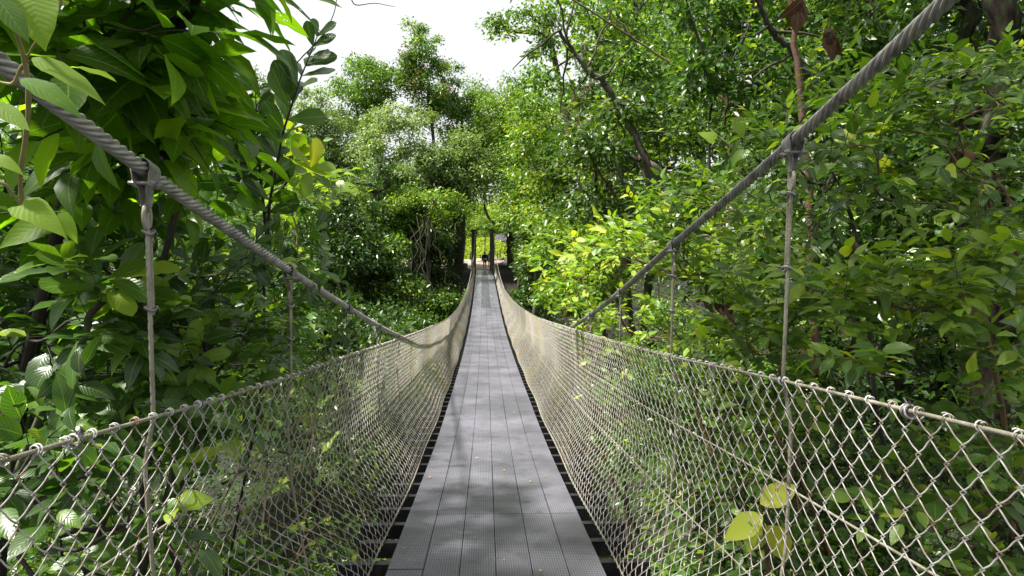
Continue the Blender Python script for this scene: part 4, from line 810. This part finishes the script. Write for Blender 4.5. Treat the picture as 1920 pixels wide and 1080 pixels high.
near([(540, 330), (630, 340), (640, 480), (560, 500), (500, 400)], 5, 6, 26, 'climber with small rounded leaves and dangling tendrils beyond the sapling', gz(-2.9, 5.6), [at(540, 600, 5.6), at(560, 450, 5.6)], name='climber', cat='climber', L=.13, Wr=.75, kind='heart', lm='shrub', per=6, twig=.3, mean=.7, r0=.008, bright=.3, bark=GREENSTEM, hang=.3)
near([(60, 330), (350, 330), (560, 380), (640, 560), (560, 680), (300, 560), (60, 500)], 3.8, 5.8, 170, 'dark glossy-leaved tree filling the view behind the left hangers', gz(-3.3, 5.2), [at(390, 800, 4.9), at(395, 600, 4.9)], name='broadleaf_tree', cat='tree', L=.17, Wr=.38, kind='obov', lm='glossy', per=8, twig=.36, mean=.42, r0=.024, bright=.10, whorl=True, tr=.004)
near([(-60, 430), (200, 430), (320, 560), (300, 760), (-60, 800)], 3.0, 4.6, 100, 'dark bush of broad veined leaves left of the near left hanger', gz(-3.4, 3.6), [at(60, 900, 3.9), at(60, 700, 3.9)], L=.19, Wr=.48, lm='glossy', per=8, twig=.38, mean=.48, r0=.018, bright=.03, droop=.3)
near([(230, 560), (480, 600), (560, 700), (420, 730), (300, 770), (200, 700)], 3.2, 4.8, 66, 'leafy bush just above the left hand rope between the first two hangers', gz(-2.7, 4.4), [at(330, 900, 4.2), at(330, 730, 4.2)], L=.17, Wr=.46, lm='glossy', per=7, twig=.36, mean=.62, r0=.025, bright=.10, droop=.28)
near([(280, 590), (350, 600), (400, 720), (300, 720)], 3.5, 3.9, 4, 'pale young shoot of large soft leaves beside the near left hanger', gz(-2.3, 3.7), [at(330, 760, 3.7)], name='sapling', cat='sapling', L=.22, Wr=.42, kind='obov', lm='shrub', per=7, twig=.16, mean=.85, r0=.012, bright=.2, whorl=True)
near([(60, 490), (200, 500), (200, 600), (80, 600)], 2.9, 3.2, 4, 'sapling with whorls of broad ribbed leaves at left, catching the light', gz(-2.9, 3.0), [at(90, 740, 3.1)], name='sapling', cat='sapling', L=.26, Wr=.40, kind='obov', lm='shrub', per=7, twig=.2, mean=.55, r0=.016, bright=.05, whorl=True, bark=BARK)
near([(-60, 800), (300, 770), (520, 760), (520, 1000), (400, 1130), (-60, 1130)], 2.3, 4.2, 85, 'dark broad-leaved bush behind the near left net', gz(-2.6, 2.8), [at(150, 1250, 3.2)], L=.17, Wr=.50, lm='glossy', per=6, twig=.34, mean=.50, r0=.02, bright=.04, droop=.28)
near([(440, 700), (640, 660), (760, 640), (740, 900), (640, 1060), (480, 1000)], 5, 9.5, 95, 'bush with small bright leaves showing through the middle of the left net', gz(-2.6, 6.8), [at(600, 1000, 7)], L=.11, Wr=.5, lm='limev', per=8, twig=.3, mean=.35, r0=.02, bright=.15, bark=TWIG)
rtree([(-60, 380), (420, 380), (560, 560), (520, 800), (-60, 900)], 7, 12, 130, 'shaded tree behind the dark glossy-leaved tree on the left', gz(-7, 9), [at(250, 760, 9.5)], lm='mid', clump=.6, nl=170, L=.15, r0=.07, mean=.4)
rtree([(560, 560), (800, 600), (800, 760), (640, 900), (480, 800)], 13, 24, 90, 'leafy tree low in the gorge under the left cable', gz(-6, 18), [at(640, 800, 18)], lm='dark', clump=.8, nl=170, L=.15, r0=.12, mean=.7)
# vine close to the camera
e_ = empty('hanging_vine', tuple(at(45, 380, 1.15))); tag(e_, 'twining vine with pale brown stem and bright leaves hanging close on the far left', 'vine')
mb = MB(); 
for st, r in (([(10, -60), (22, 40), (50, 115), (55, 200), (48, 260), (36, 330), (42, 385)], .0042), ([(-30, 330), (10, 345), (40, 385)], .003), ([(55, 110), (40, 125), (25, 160), (-20, 150)], .003), ([(50, 110), (60, 90), (120, 5), (90, -40)], .002), ([(40, 385), (70, 395), (120, 398)], .002)):
    P = np.array([at(a, b, 1.15 + .0006 * b) for a, b in st]); ix = np.linspace(0, len(P) - 1, 30); P = np.stack([np.interp(ix, range(len(P)), P[:, q]) for q in range(3)], -1)
    for _ in range(5): P[1:-1] = .25 * P[:-2] + .5 * P[1:-1] + .25 * P[2:]
    mb.tube(P, r * (1 + .12 * np.sin(ix * 7)), 8)
mb.build('stem', GREENSTEM, e_)
for a in ((62, 0, 1.15, .085, -75, .85, .96), (60, 108, 1.16, .135, -22, .34, .93), (38, 148, 1.12, .11, -22, .36, .70), (40, 385, 1.12, .085, -25, .62, 1.), (115, 398, 1.14, .055, -60, .4, .96), (-15, 190, 1.12, .08, -35, .4, .93), (-20, 290, 1.12, .06, -20, .4, 1.), (-10, -10, 1.1, .09, -50, .4, .3)):
    P0 = at(a[0], a[1], a[2]); ang = R_(a[4]); D = CAMR[:, 0] * math.cos(ang) + CAMR[:, 1] * math.sin(ang) + CAMR[:, 2] * .1; N = CAMR[:, 2] * .6 + CAMR[:, 1] * .7
    tri_or('leaf', [leafmesh(P0[None], D[None], N[None], np.array([a[3]]), np.array([a[3] * a[5]]), np.array([a[6]]), 'heart' if a[5] > .5 else 'ovate', droop=.2)], LM['soft'], e_)
# thin bare twig in the sky
limb('bare_twig', 'thin curling bare twig against the white sky at the top', 'twig', [(545, 130, 4.4), (612, 60, 4.3), (628, 20, 4.3), (636, -30, 4.2)], (.004, .002), BARKD)
limb('bare_twig', 'wispy dark twig entering the sky from the top edge', 'twig', [(650, -20, 4.2), (665, 12, 4.2), (700, 5, 4.2), (740, 12, 4.2)], (.004, .0015), BARKD)
# ================================================================== undergrowth
def cover(n, xr, yr, name, lab_, lm, L_, hmax, rule=None, dens=None):
    x = RNG.uniform(*xr, n); y = RNG.uniform(*yr, n)
    if rule is not None: k = rule(x, y); x, y = x[k], y[k]
    n = len(x); h = RNG.random(n) ** 1.2 * hmax * (.35 + .65 * (np.sin(x * .8 + np.sin(y * .6) * 2) * .5 + .5))
    P = np.stack([x, y, ground(x, y) + h], -1); D = nrm(RNG.normal(0, 1, (n, 3)) * np.array([1, 1, .5])); N = nrm(UP + RNG.normal(0, .6, (n, 3)))
    v, q, t, u = leafmesh(P, D, N, L_ * RNG.uniform(.6, 1.3, n), L_ * .5, tintr(n, .5, .25, .08), 'diamond', fold=.3, droop=.15)
    o = link(name, np_mesh(name, v, q, True, t), LM[lm]); tag(o, lab_, kind='stuff')
cover(150000, (-14, 14), (0.5, 26), 'undergrowth', 'dense low leafy undergrowth on the near gorge side', 'mid', .15, 1.6, rule=lambda x, y: (np.abs(x) > 2.2) | (y > 5.5))
cover(90000, (-40, 40), (22, 60), 'undergrowth', 'dark undergrowth covering the far gorge side', 'dark', .24, 2.2, rule=lambda x, y: (np.abs(x) > 3) | (y < 50))
cover(110000, (-60, 60), (60, 110), 'roadside_growth', 'bushy woodland growth beyond the path on both sides of the meadow', 'mid', .42, 7.0, rule=lambda x, y: (np.abs(x) > 5.5 + .06 * (y - 60)))
cover(30000, (-60, 60), (100, 112), 'far_wood', 'sunlit wood closing off the meadow', 'lime', .6, 9.0)
cover(40000, (-9, 9), (77.7, 100), 'meadow_grass', 'sunlit yellow-green meadow grass beyond the path', 'grass', .35, .25)

# fallen leaves on the deck
LANES = ['leftmost', 'second from left', 'third from left', 'third from right', 'second from right', 'rightmost']
WHERE = [(3.4, 5, 'closest to the viewer'), (6, 8.5, 'a few steps ahead'), (10, 15, 'some way along'), (22, 32, 'far along')]
for l_, w_ in ((0, 0), (1, 0), (2, 0), (3, 0), (4, 0), (5, 0), (0, 1), (2, 1), (3, 1), (4, 1), (5, 1), (1, 2), (3, 2), (4, 2), (0, 3), (4, 3)):
    y = RNG.uniform(*WHERE[w_][:2]); x = float(cenx(y)) - HW + (l_ + RNG.uniform(.2, .8)) * wl; P = np.array([[x, y, float(deckz(y)) + .012]]); a = RNG.uniform(0, 6.28); c_ = RNG.random()
    v, qd, t, u = leafmesh(P, np.array([[math.cos(a), math.sin(a), .05]]), np.array([[.1, 0, 1.]]), np.array([RNG.uniform(.02, .036) * (1 + w_ * .3)]), np.array([.014 * (1 + w_ * .3)]), np.array([c_]), 'ovate', fold=.4, droop=.1)
    o = link('fallen_leaf', np_mesh('fallen_leaf', v, qd, True, t, u), LM['fallen']); tag(o, ('brown' if c_ < .3 else 'yellow') + ' fallen leaf on the ' + LANES[l_] + ' deck lane, ' + WHERE[w_][2], 'fallen leaf', 'fallen leaves on the deck')
# unseen canopies added above the view to shade the banks and near deck
def canopy(n, xr, yr, zr, label, base, hubs, lm, **k):
    A = np.stack([RNG.uniform(*xr, n), RNG.uniform(*yr, n), RNG.uniform(*zr, n)], -1); A[:, 2] = np.maximum(A[:, 2], A[:, 1] * .40 + 1.2)
    return tree('tree', label, 'tree', None, base, A, hubs=hubs, clump=.8, nl=110, L=.22, r0=.14, lm=lm, mean=.4, **k)
canopy(130, (-14, -6.3), (-4, 13), (4.6, 8), 'unseen tall tree added left of the footbridge, its high crown shading the left bank', gz(-6.5, 5), [(-6.2, 5.4, 0), (-5.6, 6, 4)], 'mid')
canopy(75, (3.4, 10), (2.5, 12), (4.6, 8), 'unseen tall tree added right of the footbridge, its high crown shading the right bank', gz(7.5, 5.0), [(7.2, 5.4, 0), (6.4, 6, 4)], 'mid')

canopy(88, (-5.5, 2.4), (-3, 5.0), (5.2, 12), 'unseen tree added high over the start of the footbridge to shade deck and right bank', gz(-4.5, -2), [(-4.3, -1.5, 2), (-3.5, -.5, 5)], 'mid')
